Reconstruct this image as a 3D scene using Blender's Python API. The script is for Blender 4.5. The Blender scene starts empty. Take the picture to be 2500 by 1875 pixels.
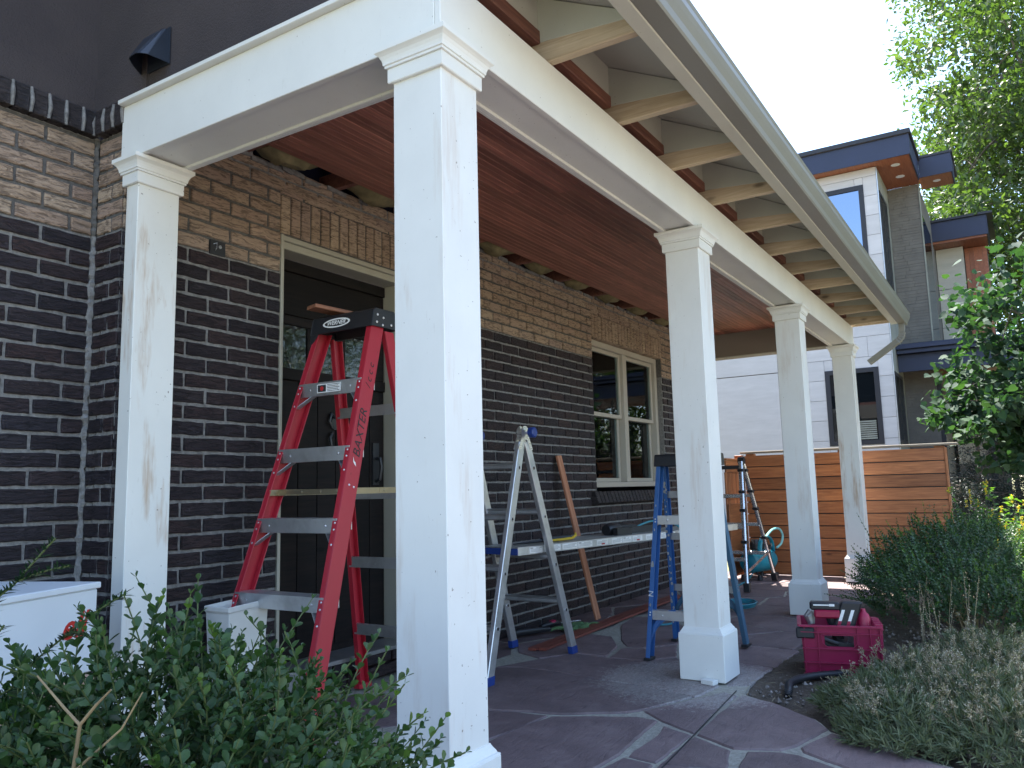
import bpy, bmesh, math, random
import numpy as np
from mathutils import Vector, Matrix, Euler
random.seed(7)
rng = np.random.default_rng(11)
SC = bpy.context.scene
COL = SC.collection

# ------------------------------------------------------------------ camera
CAM = Vector((-1.88402, -1.44720, 0.97291))
Rv = Vector((0.53656207, -0.84351632, -0.02411174))
Uv = Vector((-0.0976096, -0.09042025, 0.99110874))
Fv = Vector((0.83819659, 0.52943782, 0.13085137))
cam_d = bpy.data.cameras.new("camera")
cam = bpy.data.objects.new("camera", cam_d)
COL.objects.link(cam)
cam.matrix_world = Matrix(((Rv.x, Uv.x, -Fv.x, CAM.x), (Rv.y, Uv.y, -Fv.y, CAM.y), (Rv.z, Uv.z, -Fv.z, CAM.z), (0, 0, 0, 1)))
cam_d.sensor_width = 36.0
cam_d.lens = 1955.88 / 2500 * 36
cam_d.clip_start = 0.05
cam_d.clip_end = 2000
SC.camera = cam

# ------------------------------------------------------------------ sky and sun
SUN_AZ, SUN_EL = math.radians(50), math.radians(66)
world = bpy.data.worlds.new("World")
SC.world = world
world.use_nodes = True
wn = world.node_tree
sky = wn.nodes.new("ShaderNodeTexSky")
sky.sky_type = 'NISHITA'
sky.sun_disc = False
sky.sun_elevation = SUN_EL
sky.sun_rotation = math.radians(90) - SUN_AZ
sky.air_density = 1.0
sky.dust_density = 1.0
sky.ozone_density = 1.0
wn.links.new(sky.outputs[0], wn.nodes["Background"].inputs[0])
wn.nodes["Background"].inputs[1].default_value = 0.135
sun_d = bpy.data.lights.new("sun", 'SUN')
sun_d.energy = 5.0
sun_d.angle = math.radians(0.53)
sun_d.color = (1.0, 0.95, 0.87)
sun = bpy.data.objects.new("sun", sun_d)
COL.objects.link(sun)
sun.location = (3, 6, 12)
sd = Vector((math.cos(SUN_EL) * math.cos(SUN_AZ), math.cos(SUN_EL) * math.sin(SUN_AZ), math.sin(SUN_EL)))
sun.rotation_euler = sd.to_track_quat('Z', 'Y').to_euler()
SC.view_settings.view_transform = 'Standard'
SC.view_settings.look = 'None'
SC.view_settings.gamma = 1.0
SC.view_settings.use_curve_mapping = False
SC.view_settings.exposure = 2.2
SC.cycles.max_bounces = 8
SC.cycles.diffuse_bounces = 4
SC.cycles.glossy_bounces = 4
SC.cycles.transmission_bounces = 6
SC.cycles.transparent_max_bounces = 12

# ------------------------------------------------------------------ helpers
W = {}


def reg(o, M, parent):
    COL.objects.link(o)
    if parent is not None:
        o.parent = parent
        o.matrix_parent_inverse = W[parent.name].inverted()
    o.matrix_basis = M
    W[o.name] = M.copy()
    return o


def tag(o, label=None, cat=None, group=None, kind=None):
    if label: o['label'] = label
    if cat: o['category'] = cat
    if group: o['group'] = group
    if kind: o['kind'] = kind
    return o


def thing(name, label, cat, loc=(0, 0, 0), group=None):
    o = bpy.data.objects.new(name, None)
    o.empty_display_size = 0.1
    reg(o, Matrix.Translation(loc), None)
    return tag(o, label, cat, group)


def meshobj(name, me, m, parent=None, M=None):
    if m is not None:
        me.materials.clear()
        me.materials.append(m)
    o = bpy.data.objects.new(name, me)
    return reg(o, M if M is not None else Matrix.Identity(4), parent)


def frame_of(z, hint=(0, 0, 1)):
    z = Vector(z).normalized()
    h = Vector(hint)
    if abs(z.dot(h.normalized())) > 0.99: h = Vector((1, 0, 0))
    x = h.cross(z).normalized()
    return x, z.cross(x).normalized(), z


class MB:
    def __init__(s):
        s.v = []; s.f = []; s.mi = []

    def add(s, vs, fs, mi=0):
        b = len(s.v)
        s.v += [tuple(q) for q in vs]
        s.f += [tuple(i + b for i in f) for f in fs]
        s.mi += [mi] * len(fs)
        return s

    def hexa(s, p, mi=0):  # 4 bottom ccw, 4 top ccw
        return s.add(p, [(3, 2, 1, 0), (4, 5, 6, 7), (0, 1, 5, 4), (1, 2, 6, 5), (2, 3, 7, 6), (3, 0, 4, 7)], mi)

    def box(s, x0, x1, y0, y1, z0, z1, mi=0):
        return s.hexa([(x0, y0, z0), (x1, y0, z0), (x1, y1, z0), (x0, y1, z0), (x0, y0, z1), (x1, y0, z1), (x1, y1, z1), (x0, y1, z1)], mi)

    def obox(s, c, ax, ay, az, mi=0):  # centre and three half-axis vectors
        c, ax, ay, az = map(Vector, (c, ax, ay, az))
        return s.hexa([c - ax - ay - az, c + ax - ay - az, c + ax + ay - az, c - ax + ay - az,
                       c - ax - ay + az, c + ax - ay + az, c + ax + ay + az, c - ax + ay + az], mi)

    def bar(s, p, q, a, b, da, db=None, mi=0):  # bar from p to q, section a along da, b along db
        p, q, da = Vector(p), Vector(q), Vector(da)
        z = (q - p)
        db = Vector(db) if db is not None else z.cross(da).normalized()
        A = da.normalized() * a / 2; B = db.normalized() * b / 2
        return s.hexa([p - A - B, p + A - B, p + A + B, p - A + B, q - A - B, q + A - B, q + A + B, q - A + B], mi)

    def tube(s, pts, r, seg=8, cap=True, mi=0, flat=1.0, hint=(0, 0, 1)):
        pts = [Vector(p) for p in pts]
        n = len(pts)
        rr = r if isinstance(r, (list, tuple)) else [r] * n
        vs = []; fs = []
        px = None
        for i, p in enumerate(pts):
            t = (pts[min(i + 1, n - 1)] - pts[max(i - 1, 0)])
            if t.length < 1e-9: t = Vector((0, 0, 1))
            x, y, z = frame_of(t, hint)
            if px is not None:
                x = (px - z * px.dot(z))
                x = x.normalized() if x.length > 1e-6 else frame_of(t, hint)[0]
                y = z.cross(x)
            px = x
            for k in range(seg):
                a = 2 * math.pi * k / seg
                vs.append(p + x * math.cos(a) * rr[i] + y * math.sin(a) * rr[i] * flat)
        for i in range(n - 1):
            for k in range(seg):
                k2 = (k + 1) % seg
                fs.append((i * seg + k, i * seg + k2, (i + 1) * seg + k2, (i + 1) * seg + k))
        if cap:
            fs.append(tuple(range(seg - 1, -1, -1)))
            fs.append(tuple((n - 1) * seg + k for k in range(seg)))
        return s.add(vs, fs, mi)

    def cyl(s, p, q, r0, r1=None, seg=12, mi=0):
        return s.tube([p, q], [r0, r0 if r1 is None else r1], seg, True, mi)

    def prism(s, poly, ext, mi=0):  # poly list of 3D points, extruded by ext
        n = len(poly)
        P = [Vector(p) for p in poly]; E = Vector(ext)
        fs = [tuple(range(n - 1, -1, -1)), tuple(range(n, 2 * n))]
        fs += [(i, (i + 1) % n, n + (i + 1) % n, n + i) for i in range(n)]
        return s.add(P + [p + E for p in P], fs, mi)

    def loft(s, rings, cap=True, mi=0):
        n = len(rings[0]); vs = [p for r in rings for p in r]; fs = []
        for i in range(len(rings) - 1):
            for k in range(n):
                k2 = (k + 1) % n
                fs.append((i * n + k, i * n + k2, (i + 1) * n + k2, (i + 1) * n + k))
        if cap:
            fs.append(tuple(range(n - 1, -1, -1)))
            fs.append(tuple((len(rings) - 1) * n + k for k in range(n)))
        return s.add(vs, fs, mi)

    def sphere(s, c, r, seg=10, rings=6, sc=(1, 1, 1), mi=0):
        c = Vector(c); R = []
        for i in range(rings + 1):
            a = math.pi * i / rings
            rr = max(math.sin(a), 0.001) * r
            R.append([c + Vector((rr * math.cos(2 * math.pi * k / seg) * sc[0], rr * math.sin(2 * math.pi * k / seg) * sc[1], -math.cos(a) * r * sc[2])) for k in range(seg)])
        return s.loft(R, True, mi)

    def build(s, name, m, parent=None, bevel=0.0, smooth=False, mats=None, origin=None):
        V = np.array(s.v, float)
        c = Vector(origin) if origin is not None else Vector(((V.min(0) + V.max(0)) / 2).tolist())
        me = bpy.data.meshes.new(name)
        me.from_pydata([tuple(Vector(q) - c) for q in s.v], [], s.f)
        if mats:
            for mm in mats: me.materials.append(mm)
            me.polygons.foreach_set('material_index', s.mi)
        bm = bmesh.new(); bm.from_mesh(me)
        bmesh.ops.recalc_face_normals(bm, faces=bm.faces)
        if bevel > 0:
            ed = [e for e in bm.edges if len(e.link_faces) == 2 and e.calc_face_angle(0) > 0.6]
            bmesh.ops.bevel(bm, geom=ed, offset=bevel, segments=1, affect='EDGES', clamp_overlap=True)
        bm.to_mesh(me); bm.free()
        if smooth:
            me.polygons.foreach_set('use_smooth', [True] * len(me.polygons))
            try: me.set_sharp_from_angle(angle=math.radians(40))
            except Exception: pass
        me.update()
        return meshobj(name, me, None if mats else m, parent, Matrix.Translation(c))


def board_mesh(L, Wd, T, bev=0.0015, groove=False):
    """board along local X"""
    b = MB()
    if groove:
        n = 0.003
        prof = [(-Wd / 2, -T / 2), (-Wd / 2 + n, -T / 2 - 0), (0 - n, -T / 2), (0, -T / 2 + n), (n, -T / 2), (Wd / 2, -T / 2), (Wd / 2, T / 2), (-Wd / 2, T / 2)]
        prof = [(-Wd / 2, -T / 2 + n), (-Wd / 2 + n, -T / 2), (-n, -T / 2), (0, -T / 2 + n), (n, -T / 2), (Wd / 2 - n, -T / 2), (Wd / 2, -T / 2 + n), (Wd / 2, T / 2), (-Wd / 2, T / 2)]
        b.prism([(-L / 2, y, z) for y, z in prof], (L, 0, 0))
    else:
        b.box(-L / 2, L / 2, -Wd / 2, Wd / 2, -T / 2, T / 2)
    me = bpy.data.meshes.new("board")
    me.from_pydata(b.v, [], b.f)
    bm = bmesh.new(); bm.from_mesh(me)
    bmesh.ops.recalc_face_normals(bm, faces=bm.faces)
    if bev > 0 and not groove:
        bmesh.ops.bevel(bm, geom=list(bm.edges), offset=bev, segments=1, affect='EDGES', clamp_overlap=True)
    bm.to_mesh(me); bm.free(); me.update()
    return me


def axes_M(c, x, y, z):
    c, x, y, z = map(Vector, (c, x, y, z))
    return Matrix(((x.x, y.x, z.x, c.x), (x.y, y.y, z.y, c.y), (x.z, y.z, z.z, c.z), (0, 0, 0, 1)))


def board(name, p, q, Wd, T, wdir, m, parent=None, bev=0.0015, groove=False):
    """board from p to q (end centres), its width along wdir"""
    p, q = Vector(p), Vector(q)
    x = (q - p).normalized(); w = Vector(wdir); w = (w - x * w.dot(x)).normalized()
    me = board_mesh((q - p).length, Wd, T, bev, groove)
    return meshobj(name, me, m, parent, axes_M((p + q) / 2, x, w, x.cross(w)))


def text_mesh(txt, size, shear=0.0, extrude=0.0, offset=0.0):
    cu = bpy.data.curves.new("lettering", 'FONT')
    cu.body = txt; cu.size = size; cu.shear = shear; cu.extrude = extrude; cu.offset = offset
    cu.align_x = 'CENTER'; cu.align_y = 'CENTER'; cu.resolution_u = 3
    o = bpy.data.objects.new("lettering", cu)
    COL.objects.link(o)
    dg = bpy.context.evaluated_depsgraph_get()
    me = bpy.data.meshes.new_from_object(o.evaluated_get(dg))
    bpy.data.objects.remove(o)
    bpy.data.curves.remove(cu)
    return me


# ------------------------------------------------------------------ materials
def sock(nd, *names):
    for n in names:
        if n in nd.inputs: return nd.inputs[n]


class NT:
    def __init__(s, name):
        s.m = bpy.data.materials.new(name); s.m.use_nodes = True
        s.t = s.m.node_tree; s.b = s.t.nodes["Principled BSDF"]; s.out = s.t.nodes["Material Output"]

    def n(s, ty, **kw):
        nd = s.t.nodes.new(ty)
        for k, v in kw.items(): setattr(nd, k, v)
        return nd

    def l(s, a, b): s.t.links.new(a, b)

    def coords(s, scale=(1, 1, 1), rand=0.0, kind='Object'):
        tc = s.n("ShaderNodeTexCoord"); mp = s.n("ShaderNodeMapping")
        mp.inputs['Scale'].default_value = scale
        s.l(tc.outputs[kind], mp.inputs['Vector'])
        if rand:
            oi = s.n("ShaderNodeObjectInfo"); mu = s.n("ShaderNodeMath", operation='MULTIPLY')
            mu.inputs[1].default_value = rand
            s.l(oi.outputs['Random'], mu.inputs[0]); s.l(mu.outputs[0], mp.inputs['Location'])
        return mp.outputs[0]

    def noise(s, vec, scale, detail=4, rough=0.55, dist=0.0):
        nd = s.n("ShaderNodeTexNoise")
        nd.inputs['Scale'].default_value = scale; nd.inputs['Detail'].default_value = detail
        nd.inputs['Roughness'].default_value = rough; nd.inputs['Distortion'].default_value = dist
        s.l(vec, nd.inputs['Vector']); return nd.outputs['Fac']

    def ramp(s, fac, stops, interp='LINEAR'):
        r = s.n("ShaderNodeValToRGB"); r.color_ramp.interpolation = interp
        els = r.color_ramp.elements
        while len(els) > 1: els.remove(els[-1])
        els[0].position = stops[0][0]; els[0].color = (*c3(stops[0][1]), 1)
        for p, c in stops[1:]:
            e = els.new(p); e.color = (*c3(c), 1)
        s.l(fac, r.inputs[0]); return r.outputs[0]

    def mix(s, fac, a, b, bt='MIX'):
        mx = s.n("ShaderNodeMix", data_type='RGBA', blend_type=bt)
        if isinstance(fac, (int, float)): mx.inputs[0].default_value = fac
        else: s.l(fac, mx.inputs[0])
        for sk, v in ((mx.inputs[6], a), (mx.inputs[7], b)):
            if isinstance(v, (tuple, list)): sk.default_value = (*v[:3], 1)
            else: s.l(v, sk)
        return mx.outputs[2]

    def bump(s, h, strength=0.3, dist=0.01, prev=None):
        b = s.n("ShaderNodeBump"); b.inputs['Strength'].default_value = strength; b.inputs['Distance'].default_value = dist
        s.l(h, b.inputs['Height'])
        if prev is not None: s.l(prev, b.inputs['Normal'])
        s.l(b.outputs[0], s.b.inputs['Normal']); return b.outputs[0]

    def base(s, c, rough=0.6, metal=0.0, spec=0.5):
        if isinstance(c, (tuple, list)): s.b.inputs['Base Color'].default_value = (*c[:3], 1)
        else: s.l(c, s.b.inputs['Base Color'])
        if isinstance(rough, (int, float)): s.b.inputs['Roughness'].default_value = rough
        else: s.l(rough, s.b.inputs['Roughness'])
        s.b.inputs['Metallic'].default_value = metal
        k = sock(s.b, 'Specular IOR Level', 'Specular')
        if k: k.default_value = spec
        return s.m


def c3(c): return (c, c, c) if isinstance(c, (int, float)) else tuple(c[:3])
def sc(c, k): return tuple(x * k for x in c)


def m_paint(name, col, dirt=0.25, dirtcol=(0.33, 0.27, 0.2), rough=0.45, scuff=0.0, scuffcol=(0.42, 0.27, 0.15), grain=(6, 6, 1.2)):
    t = NT(name); v = t.coords((1, 1, 1), 7.0)
    vs = t.coords(grain, 5.0)
    n1 = t.noise(v, 3.0, 6, 0.6)
    c = t.mix(t.ramp(n1, [(0.3, 0), (0.75, 1)]), sc(col, 0.93), sc(col, 1.03))
    n2 = t.noise(vs, 9.0, 8, 0.72)
    c = t.mix(t.ramp(n2, [(0.62, 0), (0.8, dirt)]), c, dirtcol)
    n3 = t.noise(v, 70.0, 2, 0.5)
    c = t.mix(t.ramp(n3, [(0.74, 0), (0.76, min(1, dirt * 2.0))]), c, sc(dirtcol, 0.5))
    if scuff > 0:
        n4 = t.noise(t.coords((5, 5, 0.9), 11.0), 1.6, 5, 0.62)
        n5 = t.noise(t.coords((40, 40, 3), 3.0), 2.0, 4, 0.6)
        mul = t.n("ShaderNodeMath", operation='MULTIPLY')
        t.l(t.ramp(n4, [(0.56, 0), (0.66, 1)]), mul.inputs[0]); t.l(t.ramp(n5, [(0.35, 0.15), (0.6, 1)]), mul.inputs[1])
        mul2 = t.n("ShaderNodeMath", operation='MULTIPLY'); t.l(mul.outputs[0], mul2.inputs[0]); mul2.inputs[1].default_value = scuff
        c = t.mix(mul2.outputs[0], c, scuffcol)
    t.bump(n2, 0.12, 0.004)
    return t.base(c, rough)


def m_wood(name, c_dark, c_light, rough=0.6, ring=1.0, knots=True, rand=True, gloss=0.5):
    """grain runs along local X"""
    t = NT(name)
    v = t.coords((0.7, 9, 9), 23.0)
    n1 = t.noise(v, 3.2, 6, 0.6, 1.2)
    v2 = t.coords((3, 110, 110), 9.0)
    n2 = t.noise(v2, 1.6, 3, 0.6)
    c = t.ramp(n1, [(0.28, c_dark), (0.5, [(a + b) / 2 for a, b in zip(c_dark, c_light)]), (0.72, c_light)])
    c = t.mix(t.ramp(n2, [(0.35, 0.55 * ring), (0.62, 0)]), c, sc(c_dark, 0.7))
    if knots:
        vo = t.n("ShaderNodeTexVoronoi"); vo.inputs['Scale'].default_value = 2.4
        t.l(t.coords((1, 2.6, 2.6), 17.0), vo.inputs['Vector'])
        c = t.mix(t.ramp(vo.outputs['Distance'], [(0.045, 0.9), (0.11, 0)]), c, sc(c_dark, 0.35))
    if rand:
        oi = t.n("ShaderNodeObjectInfo")
        c = t.mix(0.75, c, t.mix(oi.outputs['Random'], sc(c_dark, 0.95), sc(c_light, 1.1)), 'MIX') if False else t.mix(1.0, c, t.ramp(oi.outputs['Random'], [(0, 0.68), (1, 1.18)]), 'MULTIPLY')
    t.bump(n2, 0.25, 0.002)
    return t.base(c, rough, 0, gloss)


def m_simple(name, col, rough=0.5, metal=0.0, var=0.12, scale=8.0, bump=0.0, spec=0.5):
    t = NT(name); v = t.coords((1, 1, 1), 5.0)
    n = t.noise(v, scale, 5, 0.6)
    c = t.mix(t.ramp(n, [(0.3, 0), (0.7, 1)]), sc(col, 1 - var), sc(col, 1 + var))
    if bump: t.bump(n, bump, 0.003)
    r = t.n("ShaderNodeMapRange"); r.inputs[3].default_value = max(0.05, rough - 0.08); r.inputs[4].default_value = min(1, rough + 0.12)
    t.l(n, r.inputs[0])
    return t.base(c, r.outputs[0], metal, spec)


def m_metal(name, col=(0.62, 0.63, 0.64), rough=0.33, dirt=0.3, brush=(2, 60, 60)):
    t = NT(name); v = t.coords((1, 1, 1), 5.0)
    nb = t.noise(t.coords(brush), 3.0, 4, 0.6)
    n = t.noise(v, 9.0, 6, 0.65)
    c = t.mix(t.ramp(n, [(0.45, 0), (0.75, dirt)]), col, (0.16, 0.15, 0.14))
    sp = t.noise(v, 60.0, 2, 0.5)
    c = t.mix(t.ramp(sp, [(0.72, 0), (0.75, dirt)]), c, (0.6, 0.58, 0.55))
    r = t.n("ShaderNodeMapRange"); r.inputs[3].default_value = rough - 0.1; r.inputs[4].default_value = rough + 0.2
    t.l(nb, r.inputs[0])
    t.bump(nb, 0.05, 0.002)
    return t.base(c, r.outputs[0], 0.9)


def m_brick(name, cols, chalk=0.0, edge=None):
    """wire-cut face: furrows along the wall, colour varies brick by brick"""
    t = NT(name)
    oi = t.n("ShaderNodeObjectInfo"); ge = t.n("ShaderNodeNewGeometry")
    ad = t.n("ShaderNodeMath", operation='ADD'); t.l(oi.outputs['Random'], ad.inputs[0]); t.l(ge.outputs['Random Per Island'], ad.inputs[1])
    fr = t.n("ShaderNodeMath", operation='FRACT'); t.l(ad.outputs[0], fr.inputs[0])
    c = t.ramp(fr.outputs[0], [(i / (len(cols) - 1), q) for i, q in enumerate(cols)])
    pos = t.n("ShaderNodeMapping"); pos.inputs['Scale'].default_value = (14, 14, 75)
    t.l(ge.outputs['Position'], pos.inputs['Vector'])
    n1 = t.noise(pos.outputs[0], 1.0, 5, 0.65, 1.3)
    p2 = t.n("ShaderNodeMapping"); p2.inputs['Scale'].default_value = (1, 1, 1); t.l(ge.outputs['Position'], p2.inputs['Vector'])
    n2 = t.noise(p2.outputs[0], 120, 3, 0.6)
    c = t.mix(t.ramp(n1, [(0.40, 0.8), (0.52, 0)]), c, sc(cols[0], 0.3))  # furrows darkened in the colour so their shade shows
    c = t.mix(t.ramp(n2, [(0.3, 0.3), (0.7, 0)]), c, sc(cols[0], 0.6))
    n3 = t.noise(p2.outputs[0], 7, 6, 0.7)
    if chalk: c = t.mix(t.ramp(n3, [(0.66, 0), (0.74, chalk)]), c, (0.36, 0.35, 0.33))
    b = t.bump(n1, 1.0, 0.014)
    t.bump(n2, 0.35, 0.002, b)
    return t.base(c, 0.72 if not chalk else 0.6, 0, 0.4)


def m_leaf(name, c_lo, c_hi, rough=0.42, trans=0.35, back=None):
    t = NT(name); ge = t.n("ShaderNodeNewGeometry")
    c = t.ramp(ge.outputs['Random Per Island'], [(0, c_lo), (0.55, [(a + b) / 2 for a, b in zip(c_lo, c_hi)]), (1, c_hi)])
    tc = t.n("ShaderNodeTexCoord")
    n = t.noise(tc.outputs['Object'], 1.3, 3, 0.6)
    c = t.mix(t.ramp(n, [(0.35, 0.55), (0.65, 0)]), c, sc(c_lo, 0.65))
    t.base(c, rough, 0, 0.45)
    tr = t.n("ShaderNodeBsdfTranslucent"); ms = t.n("ShaderNodeMixShader"); ms.inputs[0].default_value = trans
    cc = t.mix(1.0, c, (1.6, 1.9, 0.55), 'MULTIPLY')
    t.l(cc, tr.inputs[0]); t.l(t.b.outputs[0], ms.inputs[1]); t.l(tr.outputs[0], ms.inputs[2]); t.l(ms.outputs[0], t.out.inputs[0])
    return t.m


M = {}
M['white'] = m_paint("white_paint", (0.74, 0.745, 0.705), 0.35, scuff=0.0)
M['white_worn'] = m_paint("white_paint_sanded", (0.72, 0.72, 0.67), 0.4, scuff=0.75)
M['white_col'] = m_paint("white_column_paint", (0.74, 0.745, 0.71), 0.38, scuff=0.25)
M['cream'] = m_paint("cream_paint", (0.55, 0.55, 0.47), 0.3, scuff=0.0)
M['cream_grey'] = m_paint("old_soffit_paint", (0.43, 0.44, 0.38), 0.4, rough=0.6)
M['sheath'] = m_paint("grey_sheathing", (0.38, 0.375, 0.335), 0.35, rough=0.7)
M['gutter'] = m_paint("gutter_paint", (0.21, 0.205, 0.175), 0.2, rough=0.35)
M['gutter_hi'] = M['gutter']
M['shaded_white'] = m_paint("shaded_white_paint", (0.25, 0.22, 0.185), 0.25, rough=0.6)  # white paint darkened in its colour to stand for the far beam's shade
M['pine'] = m_wood("new_pine", (0.42, 0.32, 0.205), (0.60, 0.50, 0.36), 0.6, 0.7)
M['redwood'] = m_wood("red_stained_wood", (0.14, 0.05, 0.042), (0.30, 0.135, 0.085), 0.6, 0.8)
M['ceiling'] = m_wood("red_cedar_ceiling", (0.22, 0.075, 0.06), (0.56, 0.23, 0.16), 0.42, 0.8, knots=False)
M['cedar'] = m_wood("cedar_fence_stain", (0.25, 0.083, 0.03), (0.52, 0.205, 0.075), 0.5, 0.9)
M['cedar_loose'] = m_wood("cedar_board", (0.28, 0.10, 0.05), (0.52, 0.24, 0.13), 0.6, 0.8, knots=False)
M['redboard'] = m_wood("dark_red_board", (0.16, 0.04, 0.03), (0.30, 0.09, 0.06), 0.5, 0.8, knots=False)
M['grey_wood'] = m_wood("weathered_cap", (0.26, 0.22, 0.17), (0.42, 0.37, 0.30), 0.8, 0.9, knots=False)
M['door'] = m_wood("dark_door_wood", (0.004, 0.004, 0.005), (0.018, 0.012, 0.010), 0.6, 0.8, gloss=0.2)
M['soffitwood'] = m_wood("soffit_cedar", (0.26, 0.075, 0.035), (0.45, 0.16, 0.07), 0.5, 0.6, knots=False)
M['brick_dark'] = m_brick("dark_brick", [(0.020, 0.015, 0.019), (0.028, 0.020, 0.024), (0.040, 0.024, 0.024), (0.023, 0.020, 0.027), (0.048, 0.027, 0.026), (0.028, 0.024, 0.029)], 0.10)
M['brick_tan'] = m_brick("tan_brick", [(0.35, 0.25, 0.18), (0.42, 0.305, 0.215), (0.46, 0.35, 0.25), (0.38, 0.265, 0.20), (0.50, 0.38, 0.265), (0.36, 0.26, 0.205)], 0.0)
M['brick_row'] = m_brick("rowlock_brick", [(0.03, 0.026, 0.028), (0.045, 0.035, 0.035), (0.05, 0.04, 0.04)], 0.5)
t = NT("mortar"); v = t.coords((1, 1, 1)); n = t.noise(v, 45, 6, 0.7)
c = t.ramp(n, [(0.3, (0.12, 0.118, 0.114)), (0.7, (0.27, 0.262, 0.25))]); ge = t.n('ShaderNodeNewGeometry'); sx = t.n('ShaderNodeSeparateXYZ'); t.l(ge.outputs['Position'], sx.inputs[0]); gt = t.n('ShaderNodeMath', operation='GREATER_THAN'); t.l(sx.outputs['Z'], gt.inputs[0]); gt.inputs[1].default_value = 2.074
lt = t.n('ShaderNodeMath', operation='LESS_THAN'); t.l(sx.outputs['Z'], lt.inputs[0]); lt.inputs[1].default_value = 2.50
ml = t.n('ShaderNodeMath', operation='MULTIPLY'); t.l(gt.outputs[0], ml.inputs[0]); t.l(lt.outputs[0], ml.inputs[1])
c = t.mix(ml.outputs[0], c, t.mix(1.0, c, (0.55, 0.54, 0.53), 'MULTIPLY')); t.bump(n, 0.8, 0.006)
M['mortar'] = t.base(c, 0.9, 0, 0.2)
t = NT("floor_mortar"); v = t.coords((1, 1, 1)); n = t.noise(v, 60, 6, 0.7)
n2 = t.noise(v, 2.0, 3, 0.5)
c = t.ramp(n, [(0.3, (0.26, 0.25, 0.205)), (0.7, (0.46, 0.44, 0.37))]); c = t.mix(t.ramp(n2, [(0.4, 0.25), (0.6, 0)]), c, (0.10, 0.085, 0.085)); t.bump(n, 0.8, 0.006)
M['floor_mortar'] = t.base(c, 0.9, 0, 0.2)
t = NT("stucco_dark"); v = t.coords((1, 1, 1)); n = t.noise(v, 110, 5, 0.7); n2 = t.noise(v, 2.2, 4, 0.6)
c = t.ramp(n2, [(0.3, (0.052, 0.044, 0.046)), (0.7, (0.072, 0.060, 0.060))]); t.bump(n, 1.0, 0.006)
M['stucco'] = t.base(c, 0.85, 0, 0.3)
# flagstone: cleft sandstone
t = NT("flagstone"); v = t.coords((1, 1, 1), 13.0); ge = t.n("ShaderNodeNewGeometry")
oi = t.n("ShaderNodeObjectInfo")
n1 = t.noise(v, 5.0, 7, 0.65, 0.6); n2 = t.noise(t.coords((1, 3.5, 1), 3.0), 9, 6, 0.68, 1.0); n3 = t.noise(v, 140, 3, 0.6)
c = t.ramp(n1, [(0.3, (0.120, 0.085, 0.086)), (0.55, (0.172, 0.125, 0.125)), (0.75, (0.225, 0.175, 0.168))])
c = t.mix(t.ramp(n2, [(0.30, 0.7), (0.42, 0)]), c, (0.05, 0.035, 0.042))
c = t.mix(t.ramp(n3, [(0.68, 0), (0.75, 0.5)]), c, (0.26, 0.2, 0.19))
# pale cement dust round the foot of the third column
pm = t.n("ShaderNodeVectorMath", operation='DISTANCE'); t.l(ge.outputs['Position'], pm.inputs[0]); pm.inputs[1].default_value = (2.12, 0.04, 0)
nd = t.noise(v, 26, 8, 0.82, 1.5); ad = t.n("ShaderNodeMath", operation='MULTIPLY_ADD'); t.l(nd, ad.inputs[0]); ad.inputs[1].default_value = -0.95; t.l(pm.outputs['Value'], ad.inputs[2])
nm_ = t.n('ShaderNodeMath', operation='MULTIPLY'); t.l(t.ramp(ad.outputs[0], [(-0.46, 1.0), (-0.10, 0)]), nm_.inputs[0]); t.l(t.ramp(t.noise(t.coords((1, 2.2, 1), 3.0), 34, 7, 0.8, 1.2), [(0.40, 0.12), (0.58, 0.9)]), nm_.inputs[1])
c = t.mix(nm_.outputs[0], c, (0.33, 0.31, 0.285))
c = t.mix(1.0, c, t.ramp(oi.outputs['Random'], [(0, 0.8), (1, 1.2)]), 'MULTIPLY')
b = t.bump(n2, 0.55, 0.012); t.bump(n3, 0.3, 0.002, b)
M['flag'] = t.base(c, 0.62, 0, 0.45)
t = NT("soil"); v = t.coords((1, 1, 1)); n1 = t.noise(v, 3.0, 6, 0.7); n2 = t.noise(v, 42, 7, 0.85)
c = t.ramp(n1, [(0.3, (0.11, 0.088, 0.068)), (0.7, (0.20, 0.165, 0.13))]); c = t.mix(t.ramp(n2, [(0.55, 0), (0.62, 0.8)]), c, (0.27, 0.235, 0.2)); c = t.mix(t.ramp(n2, [(0.38, 0.7), (0.46, 0)]), c, (0.05, 0.04, 0.033)); t.bump(n2, 1.0, 0.03)
M['soil'] = t.base(c, 0.95, 0, 0.2)
t = NT("ground_far"); v = t.coords((1, 1, 1)); n1 = t.noise(v, 0.3, 6, 0.7); n2 = t.noise(v, 12, 5, 0.75)
c = t.ramp(n1, [(0.4, (0.19, 0.20, 0.09)), (0.6, (0.32, 0.28, 0.17))]); c = t.mix(t.ramp(n2, [(0.4, 0.5), (0.6, 0)]), c, (0.04, 0.05, 0.02)); t.bump(n2, 0.6, 0.03)
M['lawn'] = t.base(c, 0.95, 0, 0.2)
M['alu'] = m_metal("aluminium", (0.66, 0.67, 0.68), 0.36, 0.35)
M['alu_dull'] = m_metal("dull_aluminium", (0.42, 0.42, 0.42), 0.45, 0.45)
M['steel'] = m_metal("steel_pin", (0.7, 0.7, 0.72), 0.25, 0.1)
M['brass'] = m_metal("zinc_spreader", (0.34, 0.29, 0.19), 0.38, 0.35)
M['red_fg'] = m_paint("red_fibreglass", (0.40, 0.016, 0.032), 0.3, (0.16, 0.03, 0.03), 0.42)
M['blue_fg'] = m_paint("blue_fibreglass", (0.035, 0.13, 0.36), 0.55, (0.45, 0.5, 0.55), 0.45)
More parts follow.
